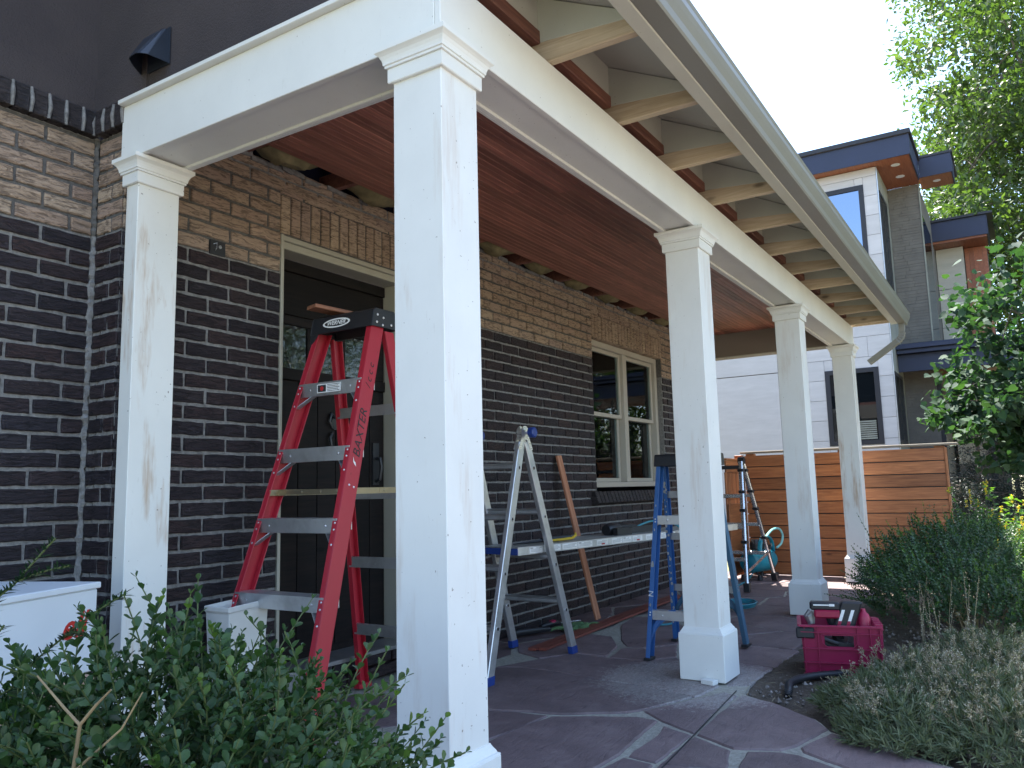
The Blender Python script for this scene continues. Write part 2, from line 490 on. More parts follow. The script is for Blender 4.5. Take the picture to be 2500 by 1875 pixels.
M['teal_fg'] = m_paint("faded_blue_fibreglass", (0.05, 0.12, 0.19), 0.55, (0.4, 0.45, 0.5), 0.5)
M['blk'] = m_simple("black_plastic", (0.016, 0.017, 0.02), 0.42)
M['navyplastic'] = m_simple("blue_cap_plastic", (0.012, 0.04, 0.20), 0.35)
M['darknavy'] = m_simple("navy_fascia", (0.022, 0.028, 0.060), 0.5, 0, 0.1, 3)
M['dkmetal'] = m_simple("dark_roof_edge", (0.022, 0.021, 0.026), 0.5, 0, 0.1, 3)
M['wht'] = m_simple("white_label", (0.8, 0.8, 0.78), 0.4, 0, 0.03)
M['ink'] = m_simple("black_ink", (0.02, 0.02, 0.022), 0.6)
M['redink'] = m_simple("red_ink", (0.45, 0.02, 0.02), 0.5)
M['crate'] = m_simple("magenta_plastic", (0.28, 0.006, 0.055), 0.42, 0, 0.08, 5)
M['crate_tool'] = m_simple("crimson_plastic", (0.32, 0.01, 0.05), 0.4)
M['teal'] = m_simple("teal_enamel", (0.01, 0.22, 0.30), 0.28, 0, 0.05)
M['teal_hose'] = m_simple("teal_hose", (0.03, 0.22, 0.28), 0.35)
M['teal_light'] = m_simple("pale_teal_hose", (0.22, 0.55, 0.55), 0.35)
M['chrome'] = m_metal("bright_steel", (0.8, 0.8, 0.8), 0.2, 0.1)
M['whitebox'] = m_simple("white_enamel_box", (0.68, 0.72, 0.74), 0.35, 0, 0.03, 3)
M['redletter'] = m_simple("red_lettering", (0.50, 0.02, 0.015), 0.4, 0, 0.03)
M['planter'] = m_simple("white_planter", (0.62, 0.61, 0.56), 0.5, 0, 0.06, 5)
M['sandstone'] = m_simple("tan_sandstone", (0.36, 0.25, 0.18), 0.85, 0, 0.25, 9, 0.8)
M['insul'] = m_simple("yellow_insulation", (0.20, 0.17, 0.085), 0.95, 0, 0.35, 14, 1.0)
M['tarpaper'] = m_simple("blue_black_paper", (0.012, 0.018, 0.05), 0.6)
M['trim'] = m_paint("beige_trim", (0.36, 0.345, 0.28), 0.25, rough=0.5)
M['winframe'] = m_paint("window_vinyl", (0.42, 0.38, 0.32), 0.2, rough=0.5)
M['blind'] = m_simple("roller_blind", (0.76, 0.77, 0.70), 0.8, 0, 0.04)
M['room'] = m_simple("dark_room", (0.02, 0.022, 0.028), 0.9)
M['stone_light'] = None
for nm, ca, cb in (("limestone_panel", (0.50, 0.47, 0.455), (0.60, 0.565, 0.55)), ("cream_panel", (0.40, 0.37, 0.30), (0.5, 0.46, 0.38))):
    t = NT(nm); v = t.coords((1, 1, 6), 9.0); n = t.noise(v, 1.5, 6, 0.7); oi = t.n("ShaderNodeObjectInfo")
    c = t.ramp(n, [(0.3, ca), (0.7, cb)]); c = t.mix(1.0, c, t.ramp(oi.outputs['Random'], [(0, 0.93), (1, 1.05)]), 'MULTIPLY'); t.bump(n, 0.2, 0.01)
    M[nm] = t.base(c, 0.6)
M['greybrick'] = m_simple("grey_ribbed_block", (0.16, 0.145, 0.125), 0.8, 0, 0.15, 6, 0.3)
M['sidestone'] = m_simple("green_grey_stone", (0.27, 0.27, 0.22), 0.6, 0, 0.2, 4)
t = NT("glass"); t.base((0.02, 0.025, 0.03), 0.02, 0, 1.0)
gl = t.n("ShaderNodeBsdfGlossy"); gl.inputs['Roughness'].default_value = 0.008; gl.inputs['Color'].default_value = (0.9, 0.95, 1, 1)
tp = t.n("ShaderNodeBsdfTransparent"); tp.inputs['Color'].default_value = (0.74, 0.8, 0.78, 1); fz = t.n("ShaderNodeFresnel"); fz.inputs['IOR'].default_value = 1.38
ms = t.n("ShaderNodeMixShader"); t.l(fz.outputs[0], ms.inputs[0]); t.l(tp.outputs[0], ms.inputs[1]); t.l(gl.outputs[0], ms.inputs[2]); t.l(ms.outputs[0], t.out.inputs[0])
M['glass'] = t.m
t = NT("mirror_glass"); gl = t.n("ShaderNodeBsdfGlossy"); gl.inputs['Roughness'].default_value = 0.01; gl.inputs['Color'].default_value = (0.45, 0.55, 0.72, 1)
df = t.n("ShaderNodeBsdfDiffuse"); df.inputs[0].default_value = (0.01, 0.012, 0.015, 1); ms = t.n("ShaderNodeMixShader"); ms.inputs[0].default_value = 0.55
t.l(df.outputs[0], ms.inputs[1]); t.l(gl.outputs[0], ms.inputs[2]); t.l(ms.outputs[0], t.out.inputs[0])
M['mirror'] = t.m
t = NT("dark_glass"); gl = t.n("ShaderNodeBsdfGlossy"); gl.inputs['Roughness'].default_value = 0.01; gl.inputs['Color'].default_value = (0.6, 0.65, 0.7, 1)
df = t.n("ShaderNodeBsdfDiffuse"); df.inputs[0].default_value = (0.008, 0.01, 0.012, 1); ms = t.n("ShaderNodeMixShader"); fz = t.n("ShaderNodeFresnel"); fz.inputs['IOR'].default_value = 1.9
t.l(fz.outputs[0], ms.inputs[0]); t.l(df.outputs[0], ms.inputs[1]); t.l(gl.outputs[0], ms.inputs[2]); t.l(ms.outputs[0], t.out.inputs[0])
M['dkglass'] = t.m
# wavy antique glass of the front door
t = NT("wavy_glass"); v = t.coords((1, 1, 1)); n = t.noise(v, 14, 3, 0.5, 1.0); t.bump(n, 0.5, 0.012)
t.base((0.006, 0.008, 0.008), 0.03, 0, 0.6)
sk = sock(t.b, 'Coat Weight'); 
if sk: sk.default_value = 1.0
t.b.inputs['IOR'].default_value = 1.55
M['wavy'] = t.m
M['box_leaf'] = m_leaf("boxwood_leaf", (0.022, 0.060, 0.022), (0.068, 0.135, 0.040), 0.42, 0.16)
M['box_new'] = m_leaf("boxwood_new_leaf", (0.05, 0.11, 0.03), (0.14, 0.23, 0.05), 0.4, 0.35)
M['tree_leaf'] = m_leaf("tree_leaf", (0.035, 0.064, 0.026), (0.095, 0.14, 0.045), 0.45, 0.38)
M['linden_leaf'] = m_leaf("linden_leaf", (0.018, 0.050, 0.032), (0.042, 0.090, 0.038), 0.75, 0.28)
M['needle'] = m_leaf("needle", (0.006, 0.014, 0.010), (0.014, 0.030, 0.018), 0.6, 0.08)
M['yew'] = m_leaf("yew_needle", (0.012, 0.038, 0.022), (0.03, 0.075, 0.035), 0.4, 0.15)
M['lav_leaf'] = m_leaf("lavender_leaf", (0.085, 0.118, 0.058), (0.225, 0.24, 0.135), 0.6, 0.15)
M['lav_dry'] = m_leaf("dry_flower", (0.20, 0.15, 0.10), (0.70, 0.62, 0.50), 0.7, 0.2)
M['weed'] = m_leaf("weed_leaf", (0.07, 0.16, 0.03), (0.17, 0.28, 0.06), 0.5, 0.4)
M['yellow'] = m_leaf("yellow_flower", (0.6, 0.4, 0.03), (0.75, 0.55, 0.05), 0.5, 0.3)
M['straw'] = m_leaf("straw", (0.25, 0.20, 0.12), (0.42, 0.35, 0.22), 0.7, 0.1)
M['twig'] = m_simple("twig_bark", (0.23, 0.17, 0.09), 0.8, 0, 0.3, 20)
M['greenstem'] = m_simple("green_stem", (0.07, 0.10, 0.03), 0.7, 0, 0.3, 20)
M['bark'] = m_simple("tree_bark", (0.11, 0.09, 0.075), 0.9, 0, 0.35, 8, 0.8)
M['rag'] = m_simple("green_rag", (0.08, 0.15, 0.06), 0.9, 0, 0.1)
M['yellowplastic'] = m_simple("yellow_plastic", (0.55, 0.38, 0.03), 0.4)
M['pebble'] = m_leaf("pebble", (0.12, 0.10, 0.085), (0.42, 0.38, 0.34), 0.9, 0.0)

# ================================================================== GROUND AND PATIO
b = MB(); b.add([(-400, -400, 0), (400, -400, 0), (400, 400, 0), (-400, 400, 0)], [(0, 1, 2, 3)])
gd = b.build('ground', M['lawn']); gd.location.z = -0.10; tag(gd, kind='structure')
b = MB(); b.box(-60, 80, -13.5, -6.5, -0.2, -0.09)
tag(b.build('bounce_slab', m_simple('pale_bounce', (0.43, 0.42, 0.40), 0.9, 0, 0.1, 3)), kind='structure')  # unseen pale slab added to bounce warm sunlight into the porch
# garden soil: an uneven sheet with real relief
n = 110
xs = np.linspace(-6, 16, n * 2); ys = np.linspace(-9, 0.9, n)
X, Y = np.meshgrid(xs, ys)
Z = -0.035 + 0.010 * np.sin(X * 3.1 + 1.3 * np.sin(Y * 2.2)) + 0.010 * np.sin(Y * 4.3 + X) + rng.normal(0, 0.004, X.shape)
nx = len(xs); V = np.stack([X, Y, Z], -1).reshape(-1, 3)
F = [(j * nx + i, j * nx + i + 1, (j + 1) * nx + i + 1, (j + 1) * nx + i) for j in range(n - 1) for i in range(nx - 1)]
me = bpy.data.meshes.new('garden_soil'); me.from_pydata(V.tolist(), [], F)
me.polygons.foreach_set('use_smooth', [True] * len(F))
tag(meshobj('garden_soil', me, M['soil']), kind='structure')

# patio: mortar bed as the sheet, each flagstone a piece of its own
bed_poly = [(-3.2, 1.70), (-3.2, -3.0), (1.30, -3.0), (1.30, -1.25), (1.372, -1.058), (1.569, -0.722), (1.712, -0.642), (1.907, -0.402), (2.02, -0.235),
            (3.03, -0.10), (3.68, -0.11), (5.49, -0.13), (7.3, -0.14), (7.3, 1.70)]
b = MB(); b.prism([(x, y, -0.12) for x, y in bed_poly], (0, 0, 0.108))
patio = b.build('patio', M['floor_mortar']); tag(patio, kind='structure')


def clip_poly(poly, a, bb, c):  # keep a*x+b*y<=c
    out = []
    for i in range(len(poly)):
        p, q = poly[i], poly[(i + 1) % len(poly)]
        dp, dq = a * p[0] + bb * p[1] - c, a * q[0] + bb * q[1] - c
        if dp <= 0: out.append(p)
        if dp * dq < 0:
            s = dp / (dp - dq); out.append((p[0] + (q[0] - p[0]) * s, p[1] + (q[1] - p[1]) * s))
    return out


def rough_outline(poly, step=0.055, jit=0.006):
    out = []
    for i in range(len(poly)):
        p, q = Vector(poly[i]), Vector(poly[(i + 1) % len(poly)])
        L = (q - p).length; k = max(1, int(L / step)); nrm = Vector((-(q - p).y, (q - p).x)) / max(L, 1e-6)
        for j in range(k):
            pp = p.lerp(q, j / k)
            if j: pp += nrm * random.uniform(-jit, jit)
            out.append(pp)
    return out


def inset(poly, d):
    """small inward offset by halfplane shift of every vertex toward neighbours' bisector"""
    n = len(poly); P = [Vector(p) for p in poly]
    ar = sum(P[i].x * P[(i + 1) % n].y - P[(i + 1) % n].x * P[i].y for i in range(n))
    sgn = 1 if ar > 0 else -1
    out = []
    for i in range(n):
        a, p, c = P[i - 1], P[i], P[(i + 1) % n]
        e1 = (p - a).normalized() if (p - a).length > 1e-6 else Vector((1, 0)); e2 = (c - p).normalized() if (c - p).length > 1e-6 else e1
        n1 = Vector((-e1.y, e1.x)) * sgn; n2 = Vector((-e2.y, e2.x)) * sgn
        bi = n1 + n2
        if bi.length < 0.3: bi = n1
        bi.normalize(); k = 1 / max(0.5, bi.dot(n1))
        out.append(p + bi * d * min(k, 1.6))
    return out


def flag(poly, ztop=0.0, th=0.05, gap=0.009, jit=0.004):
    pl = rough_outline([tuple(p) for p in inset(poly, gap)], 0.05, jit)
    if len(pl) < 3: return
    inn = inset([tuple(p) for p in pl], 0.006)
    cx = sum(p.x for p in pl) / len(pl); cy = sum(p.y for p in pl) / len(pl)
    n = len(pl)
    dz = random.uniform(-0.0015, 0.0015)
    vs = [(p.x - cx, p.y - cy, -th) for p in pl] + [(p.x - cx, p.y - cy, -0.006) for p in pl] + [(p.x - cx, p.y - cy, dz) for p in inn]
    fs = [tuple(2 * n + i for i in range(n))]
    for r in (0, 1):
        fs += [(r * n + i, r * n + (i + 1) % n, (r + 1) * n + (i + 1) % n, (r + 1) * n + i) for i in range(n)]
    me = bpy.data.meshes.new('flagstone'); me.from_pydata(vs, [], fs)
    bm = bmesh.new(); bm.from_mesh(me); bmesh.ops.recalc_face_normals(bm, faces=bm.faces); bm.to_mesh(me); bm.free()
    me.update()
    meshobj('flagstone', me, M['flag'], patio, Matrix.Translation((cx, cy, ztop)))


hand = [
    [(1.19, 0.74), (1.21, 0.67), (1.24, 0.54), (1.26, 0.39), (1.02, 0.40), (0.85, 0.43), (0.6, 0.45), (0.55, 0.80)],
    [(0.6, 0.42), (0.85, 0.42), (1.09, 0.41), (1.25, 0.37), (1.32, 0.24), (1.41, 0.04), (1.40, -0.06), (1.12, -0.08), (0.94, -0.10), (0.75, -0.09), (0.45, 0.0), (0.35, 0.2)],
    [(1.87, 1.22), (1.94, 1.12), (2.0, 0.99), (2.0, 0.82), (1.94, 0.49), (1.90, 0.22), (1.83, -0.06), (1.52, 0.06), (1.45, 0.11), (1.30, 0.34), (1.27, 0.47), (1.21, 0.67), (1.15, 0.95), (1.25, 1.2)],
    [(1.95, 1.13), (2.18, 1.05), (2.46, 0.90), (2.45, 0.69), (2.45, 0.46), (2.61, 0.32), (2.40, 0.1), (2.09, -0.10), (1.88, -0.08), (1.83, -0.06), (1.91, 0.23), (1.95, 0.50), (2.01, 0.83), (2.01, 1.0)],
    [(1.51, 0.06), (1.81, -0.07), (1.99, -0.15), (1.95, -0.23), (1.61, -0.22), (1.30, -0.25), (1.34, -0.17), (1.40, -0.07)],
    [(1.35, -0.10), (1.28, -0.25), (0.91, -0.25), (0.93, -0.13), (0.99, -0.12), (1.22, -0.125)],
    [(0.91, -0.12), (0.89, -0.25), (0.77, -0.26), (0.45, -0.2), (0.5, -0.08), (0.76, -0.10)],
    [(0.91, -0.26), (1.27, -0.26), (1.17, -0.44), (0.97, -0.49), (0.95, -0.40)],
    [(1.29, -0.26), (1.59, -0.24), (1.96, -0.24), (1.90, -0.40), (1.71, -0.63), (1.60, -0.70), (1.33, -0.64), (1.25, -0.60), (1.20, -0.47), (1.19, -0.44)],
    [(0.90, -0.26), (0.96, -0.49), (0.79, -0.53), (0.50, -0.50), (0.5, -0.28), (0.76, -0.28)],
    [(1.18, -0.49), (1.23, -0.60), (1.23, -0.67), (1.13, -0.86), (0.92, -0.90), (0.6, -0.8), (0.81, -0.54)],
    [(1.27, -0.67), (1.32, -0.65), (1.56, -0.715), (1.42, -0.95), (1.30, -1.20), (1.22, -1.24), (1.04, -1.07), (1.16, -0.85)],
    [(2.47, 0.90), (2.47, 0.70), (2.78, 0.77), (3.06, 0.94), (3.08, 1.11), (2.79, 1.29), (2.57, 1.38), (2.35, 1.23), (2.26, 1.03)],
    [(2.45, 0.68), (2.73, 0.73), (2.76, 0.69), (2.77, 0.59), (2.98, 0.46), (2.63, 0.33), (2.47, 0.46)],
    [(3.49, 1.08), (2.97, 0.84), (2.80, 0.72), (2.79, 0.60), (3.0, 0.47), (3.44, 0.51), (3.96, 0.91), (3.85, 1.15)],
]
for i, q in enumerate(hand):
    flag(q, 0.0, gap=0.0035)
# the traced stones lie on a slightly higher bed; the rest of the patio is filled round them
b = MB()
hull = [(0.45, 0.78), (0.30, 0.2), (0.42, -0.1), (0.42, -0.6), (0.55, -0.92), (1.04, -1.12), (1.2, -1.27), (1.33, -1.2), (1.58, -0.71), (1.73, -0.62), (1.98, -0.24), (2.1, -0.14), (2.5, 0.12), (2.7, 0.32),
        (3.0, 0.44), (3.5, 0.5), (4.0, 0.9), (3.88, 1.2), (3.45, 1.12), (3.12, 1.14), (2.82, 1.33), (2.57, 1.42), (2.3, 1.25), (1.9, 1.26), (1.2, 1.26), (1.1, 0.95)]
b.prism([(x, y, -0.02) for x, y in hull], (0, 0, 0.013))
mb = b.build('mortar_joints', M['floor_mortar'], patio)


def inpoly(x, y, poly):
    r = False; j = len(poly) - 1
    for i in range(len(poly)):
        xi, yi = poly[i]; xj, yj = poly[j]
        if (yi > y) != (yj > y) and x < (xj - xi) * (y - yi) / (yj - yi) + xi: r = not r
        j = i
    return r


seeds = []
tries = 0
while tries < 9000 and len(seeds) < 150:
    tries += 1
    p = (random.uniform(-3.2, 7.3), random.uniform(-3.0, 1.7))
    if not inpoly(p[0], p[1], bed_poly): continue
    if min([(p[0] - q[0]) ** 2 + (p[1] - q[1]) ** 2 for q in seeds] + [9]) < 0.40 ** 2: continue
    seeds.append(p)
hm = inset(hull, 0.10)
for i, s in enumerate(seeds):
    if inpoly(s[0], s[1], [tuple(q) for q in hm]): continue
    poly = [(-3.2, -3.0), (7.3, -3.0), (7.3, 1.6), (-3.2, 1.6)]
    # outer edges of the paved area
    for k, q in enumerate(seeds):
        if k == i or (q[0] - s[0]) ** 2 + (q[1] - s[1]) ** 2 > 4: continue
        a, bb = q[0] - s[0], q[1] - s[1]
        poly = clip_poly(poly, a, bb, (q[0] ** 2 + q[1] ** 2 - s[0] ** 2 - s[1] ** 2) / 2)
        if len(poly) < 3: break
    if len(poly) < 3: continue
    if s[0] > 1.3:
        if s[0] > 2.0: poly = clip_poly(poly, -0.02, -1, 0.11 + (0.06 if s[0] < 3 else 0.02))
        else: continue
    else: poly = clip_poly(poly, 1, 0, 1.3)
    if len(poly) >= 3: flag(poly, -0.008, gap=random.choice([0.005, 0.008, 0.011]), jit=0.006)
# dark saw cut across the stones
b = MB(); b.obox(((2.02 + 0.75) / 2, (-0.2 - 0.3) / 2, 0.0015), ((2.02 - 0.75) / 2, 0.05, 0), (0, 0.0022, 0), (0, 0, 0.0012))
b.build('saw_cut', M['ink'], patio)

# ================================================================== HOUSE
YW, YL, XS = 1.580, 1.776, -0.056
ZT = 2.072; CO = 0.0697; BL = 0.2065; BH = 0.0555; BM = 0.221
house = thing('brick_house', 'brick house with dark brick below, tan brick above and dark stucco upper storey', 'house', (3.4, 3.0, 0))
DX0, DX1, DZ1 = 0.783, 1.84, 2.27
WX0, WX1, WZ0, WZ1 = 4.21, 5.775, 0.955, 2.265
# mortar cores
b = MB()
mz = 0.010
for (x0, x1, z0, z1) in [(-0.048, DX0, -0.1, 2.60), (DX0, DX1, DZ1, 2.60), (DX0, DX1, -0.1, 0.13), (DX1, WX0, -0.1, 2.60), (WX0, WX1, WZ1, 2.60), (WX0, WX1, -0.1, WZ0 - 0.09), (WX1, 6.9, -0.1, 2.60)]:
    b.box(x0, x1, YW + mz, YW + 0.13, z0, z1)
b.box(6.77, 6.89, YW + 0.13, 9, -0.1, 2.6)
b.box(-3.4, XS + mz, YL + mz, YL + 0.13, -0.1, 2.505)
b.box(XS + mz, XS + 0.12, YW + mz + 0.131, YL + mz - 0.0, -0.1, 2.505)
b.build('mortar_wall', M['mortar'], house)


def brick_verts(seed, L, H, D=0.07, jit=0.0022):
    r = random.Random(seed)
    x0, x1, z0, z1 = -L / 2, L / 2, -H / 2, H / 2
    k = 6 if L > 0.15 else 3
    ring = []
    for i in range(k): ring.append((x0 + (x1 - x0) * i / k, z0))
    ring.append((x1, z0)); ring.append((x1, 0))
    for i in range(k): ring.append((x1 - (x1 - x0) * i / k, z1))
    ring.append((x0, z1)); ring.append((x0, 0))
    n = len(ring)
    A = []; B = []
    for (x, z) in ring:
        jx, jz = r.uniform(-jit, jit), r.uniform(-jit, jit)
        A.append((x + jx, 0.004, z + jz))   # outline, slightly back
        s = 0.0045
        B.append((x + jx - math.copysign(s, x) * (abs(x) > L * 0.45), r.uniform(-0.0015, 0.0015), z + jz - (math.copysign(s, z) if abs(z) > H * 0.3 else 0)))
    back = [(x, D, z) for x, z in ring]
    vs = back + A + B
    fs = [tuple(2 * n + i for i in range(n))]
    for q in (0, 1): fs += [(q * n + i, q * n + (i + 1) % n, (q + 1) * n + (i + 1) % n, (q + 1) * n + i) for i in range(n)]
    return np.array(vs, float), fs


BV = {'full': [brick_verts(i, BL, BH) for i in range(7)], 'half': [brick_verts(20 + i, 0.10, BH) for i in range(5)], 'sold': [brick_verts(40 + i, 0.0585, 0.198, jit=0.0012) for i in range(5)]}
BML = {}
bricks = []   # (variant key, index, origin, ux, inward normal, scale x, material)


def lay_row(o, ux, inn, u0, u1, z, mat, holes, shift, vkey=None):
    u = u0 - shift
    while u < u1:
        a, e = max(u, u0), min(u + BL, u1)
        segs = [(a, e)]
        for (h0, h1, hz0, hz1) in holes:
            if z + BH / 2 > hz0 and z - BH / 2 < hz1:
                ns = []
                for (s0, s1) in segs:
                    if s1 <= h0 or s0 >= h1: ns.append((s0, s1)); continue
                    if s0 < h0: ns.append((s0, h0))
                    if s1 > h1: ns.append((h1, s1))
                segs = ns
        for (s0, s1) in segs:
            L = s1 - s0
            if L < 0.025: continue
            key = 'full' if L > 0.15 else 'half'
            L0 = BL if key == 'full' else 0.10
            c = Vector(o) + Vector(ux) * ((s0 + s1) / 2) + Vector((0, 0, z)) + Vector(inn) * random.uniform(-0.002, 0.0025)
            bricks.append((key, random.randrange(len(BV[key])), c, Vector(ux), Vector(inn), L / L0, mat))
        u += BM


holes_main = [(DX0 - 0.003, DX1 + 0.003, 0.145, 2.482), (WX0 - 0.003, WX1 + 0.003, WZ0 - 0.115, 2.462), (0.372, 0.455, 2.072, 2.14)]
rows = [(ZT + CO * (k + 0.5) - 0.0) for k in range(-30, 8)]
for k, z in enumerate(rows):
    if z < -0.01 or z > 2.61: continue
    mat = 'brick_dark' if z < ZT else 'brick_tan'
    sh = (0.110 if k % 2 else 0.0)
    lay_row((0, YW, 0), (1, 0, 0), (0, 1, 0), 0.05 if False else -0.045, 6.88, z, mat, holes_main, sh + 0.02)
    if z < 2.50:
        lay_row((0, YL, 0), (1, 0, 0), (0, 1, 0), -1.75, XS - 0.012, z, mat, [], (0.0 if k % 2 else 0.11) + 0.06)
        lay_row((XS, 0, 0), (0, -1, 0), (1, 0, 0), -(YL - 0.012), -(YW + 0.01), z, mat, [], 0.0 if k % 2 else 0.11)
# soldier courses over door and window
for (x0, x1, zc) in [(DX0, DX1 + 0.14, 2.378), (WX0, WX1 + 0.03, 2.362)]:
    x = x0 + 0.03
    while x < x1 - 0.02:
        bricks.append(('sold', random.randrange(5), Vector((x, YW + random.uniform(-.002, .002), zc)), Vector((1, 0, 0)), Vector((0, 1, 0)), 1.0, 'brick_tan'))
        x += 0.0690
# thin filler above the soldiers
for (x0, x1, zz) in [(DX0, DX1, 2.512), (WX0, WX1, 2.494)]:
    lay_row((0, YW, 0), (1, 0, 0), (0, 1, 0), x0, x1, zz + 0.0, 'brick_tan', [], 0.06)
# rowlock course under the stucco on the left wall and short wall (dark bricks on end, mortar smeared)
x = XS - 0.02
while x > -1.7:
    bricks.append(('row', 0, Vector((x - 0.029, YL - 0.035, 2.555)), Vector((1, 0, 0)), Vector((0, 1, 0)), 1.0, 'brick_row')); x -= 0.0697
for i in range(4):
    bricks.append(('row', 0, Vector((XS - 0.035, YL - 0.06 - i * 0.0697, 2.555)), Vector((0, -1, 0)), Vector((1, 0, 0)), 1.0, 'brick_row'))
BV['row'] = [brick_verts(60 + i, 0.056, 0.105, 0.09, 0.003) for i in range(4)]
# window sill rowlock, sloping
for i in range(23):
    bricks.append(('sill', i % 4, Vector((4.125 + i * 0.0725, YW - 0.05, 0.895)), Vector((1, 0, 0)), Vector((0, 1, -0.32)).normalized(), 1.0, 'brick_row'))
BV['sill'] = [brick_verts(70 + i, 0.060, 0.10, 0.14, 0.002) for i in range(4)]
# brick riser of the door step
for i in range(5):
    for r_ in range(2):
        bricks.append(('full', i, Vector((DX0 + 0.10 + i * BM - r_ * 0.1, YW - 0.045, 0.035 + r_ * 0.0697)), Vector((1, 0, 0)), Vector((0, 1, 0)), 1.0, 'brick_dark'))


def proj(p):
    d = Vector(p) - CAM; z = d.dot(Fv)
    if z < 0.05: return None
    return (1250 + 1955.88 * d.dot(Rv) / z, 937.5 - 1955.88 * d.dot(Uv) / z, z)


order = []
for i, q in enumerate(bricks):
    pr = proj(q[2]); vis = pr is not None and -60 < pr[0] < 2560 and -60 < pr[1] < 1935
    # hidden behind the corner column, the left column or the shrub in front
    if vis and (970 < pr[0] < 1180 or (pr[1] > 1560 and pr[0] < 650)): vis = False
    if vis and 310 < pr[0] < 405 and q[2].y < 1.6 and pr[1] > 400: vis = False
    order.append((0 if vis else 1, (q[2] - CAM).length, i))
order.sort()
solo = set(i for _, _, i in order[:296])
rest_v = []; rest_f = []; rest_m = []; base = 0
mats_rest = ['brick_dark', 'brick_tan', 'brick_row']
for i, (key, vi, c, ux, inn, sx, mat) in enumerate(bricks):
    vs, fs = BV[key][vi % len(BV[key])]
    uz = ux.cross(inn)
    if i in solo:
        kk = (key, vi % len(BV[key]), mat)
        if kk not in BML:
            me = bpy.data.meshes.new('brick'); me.from_pydata(vs.tolist(), [], fs)
            bm = bmesh.new(); bm.from_mesh(me); bmesh.ops.recalc_face_normals(bm, faces=bm.faces); bm.to_mesh(me); bm.free()
            me.materials.append(M[mat]); BML[kk] = me
        o = bpy.data.objects.new('brick', BML[kk])
        Mx = axes_M(c, ux, inn, uz) @ Matrix.Diagonal((sx, 1, 1, 1))
        reg(o, Mx, house)
    else:
        T = np.array([[ux.x * sx, inn.x, uz.x], [ux.y * sx, inn.y, uz.y], [ux.z * sx, inn.z, uz.z]])
        vv = vs @ T.T + np.array(c)
        rest_v.append(vv); rest_f += [tuple(a + base for a in f) for f in fs]; rest_m += [mats_rest.index(mat)] * len(fs); base += len(vv)
me = bpy.data.meshes.new('far_bricks'); me.from_pydata(np.concatenate(rest_v).tolist(), [], rest_f)
for q in mats_rest: me.materials.append(M[q])
me.polygons.foreach_set('material_index', rest_m)
bm = bmesh.new(); bm.from_mesh(me); bmesh.ops.recalc_face_normals(bm, faces=bm.faces); bm.to_mesh(me); bm.free()
o = meshobj('smaller_bricks', me, None, house); tag(o, 'the smaller and farther bricks of the walls', kind='stuff')
# lumpy mortar: smears between rowlock bricks, ragged bed on top of the main wall, corner joint
b = MB()
x = XS - 0.02
while x > -1.7:
    b.tube([(x, YL - 0.038, 2.50), (x + random.uniform(-.003, .003), YL - 0.043, 2.55), (x, YL - 0.036, 2.605)], [0.006, 0.0085, 0.006], 6)
    x -= 0.0697
for i in range(4): b.tube([(XS - 0.038, YL - 0.03 - i * 0.0697, 2.50), (XS - 0.043, YL - 0.03 - i * 0.0697, 2.55), (XS - 0.036, YL - 0.028 - i * 0.0697, 2.60)], [0.006, 0.0085, 0.006], 6)
pts = []; rr = []
for k in range(150):
    pts.append((XS + random.uniform(-.005, .005), YL + 0.006 + random.uniform(-.004, .004), -0.02 + k * 0.0172)); rr.append(random.uniform(0.010, 0.019))
b.tube(pts, rr, 6)
x = -0.03
while x < 6.85:
    L = random.uniform(0.05, 0.22)
    b.obox((x + L / 2, YW + 0.03 + random.uniform(-.012, .012), 2.606 + random.uniform(0, .012)), (L / 2, 0.002, random.uniform(-.004, .004)), (0, 0.035, random.uniform(-.01, .01)), (0, 0, 0.012))
    x += L * random.uniform(0.9, 1.25)
tag(b.build('mortar_smear', M['mortar'], house), kind='stuff')
# junction box left open in the brick
b = MB(); b.box(0.372, 0.455, YW + 0.002, YW + 0.009, 2.072, 2.138)
jb = b.build('junction_box', M['blk'], house)
b = MB(); b.tube([(0.385, YW + 0.01, 2.118), (0.40, YW - 0.01, 2.124), (0.408, YW + 0.004, 2.104), (0.396, YW - 0.004, 2.09)], 0.0022, 5)
b.cyl((0.425, YW + 0.012, 2.112), (0.425, YW + 0.0, 2.112), 0.008)
b.build('wire', M['steel'], jb)
# ---- stucco upper storey, its unseen height raised to shade the hedge
b = MB(); b.box(-3.4, -0.075, YL - 0.0, YL + 0.13, 2.61, 7.0)
b.box(-3.4, -0.078, YL - 0.012, YL + 0.0, 2.61, 2.755)       # band line at the bottom
b.build('stucco_wall', M['stucco'], house)
b = MB(); b.box(-0.075, 0.03, -0.06, YL + 0.13, 2.60, 7.0)
b.build('stucco_wall', M['stucco'], house)
b = MB(); b.box(-0.086, -0.0751, 1.40, YL - 0.013, 2.61, 2.755)
b.build('stucco_band', M['stucco'], house)
b = MB(); b.box(-3.4, 0.03, YL + 0.13, 9.0, -0.1, 7.0); b.box(0.0, 6.77, 2.6, 9.0, -0.1, 3.2)
b.build('rear_walls', M['stucco'], house)
# ---- bathroom vent hood
vh = MB()
y0, y1, zt_, zb_ = 1.262, 1.44, 2.825, 2.680
xo = -0.078
pl = [(xo, y0, zb_), (xo, y1, zb_), (xo, y1 - 0.02, zt_), (xo, y0 + 0.0, zt_)]
vh.prism([(xo, y0 - 0.006, zb_ - 0.004), (xo, y1 + 0.006, zb_ - 0.004), (xo, y1 + 0.006, zt_ + 0.006), (xo, y0 - 0.006, zt_ + 0.006)], (-0.004, 0, 0))
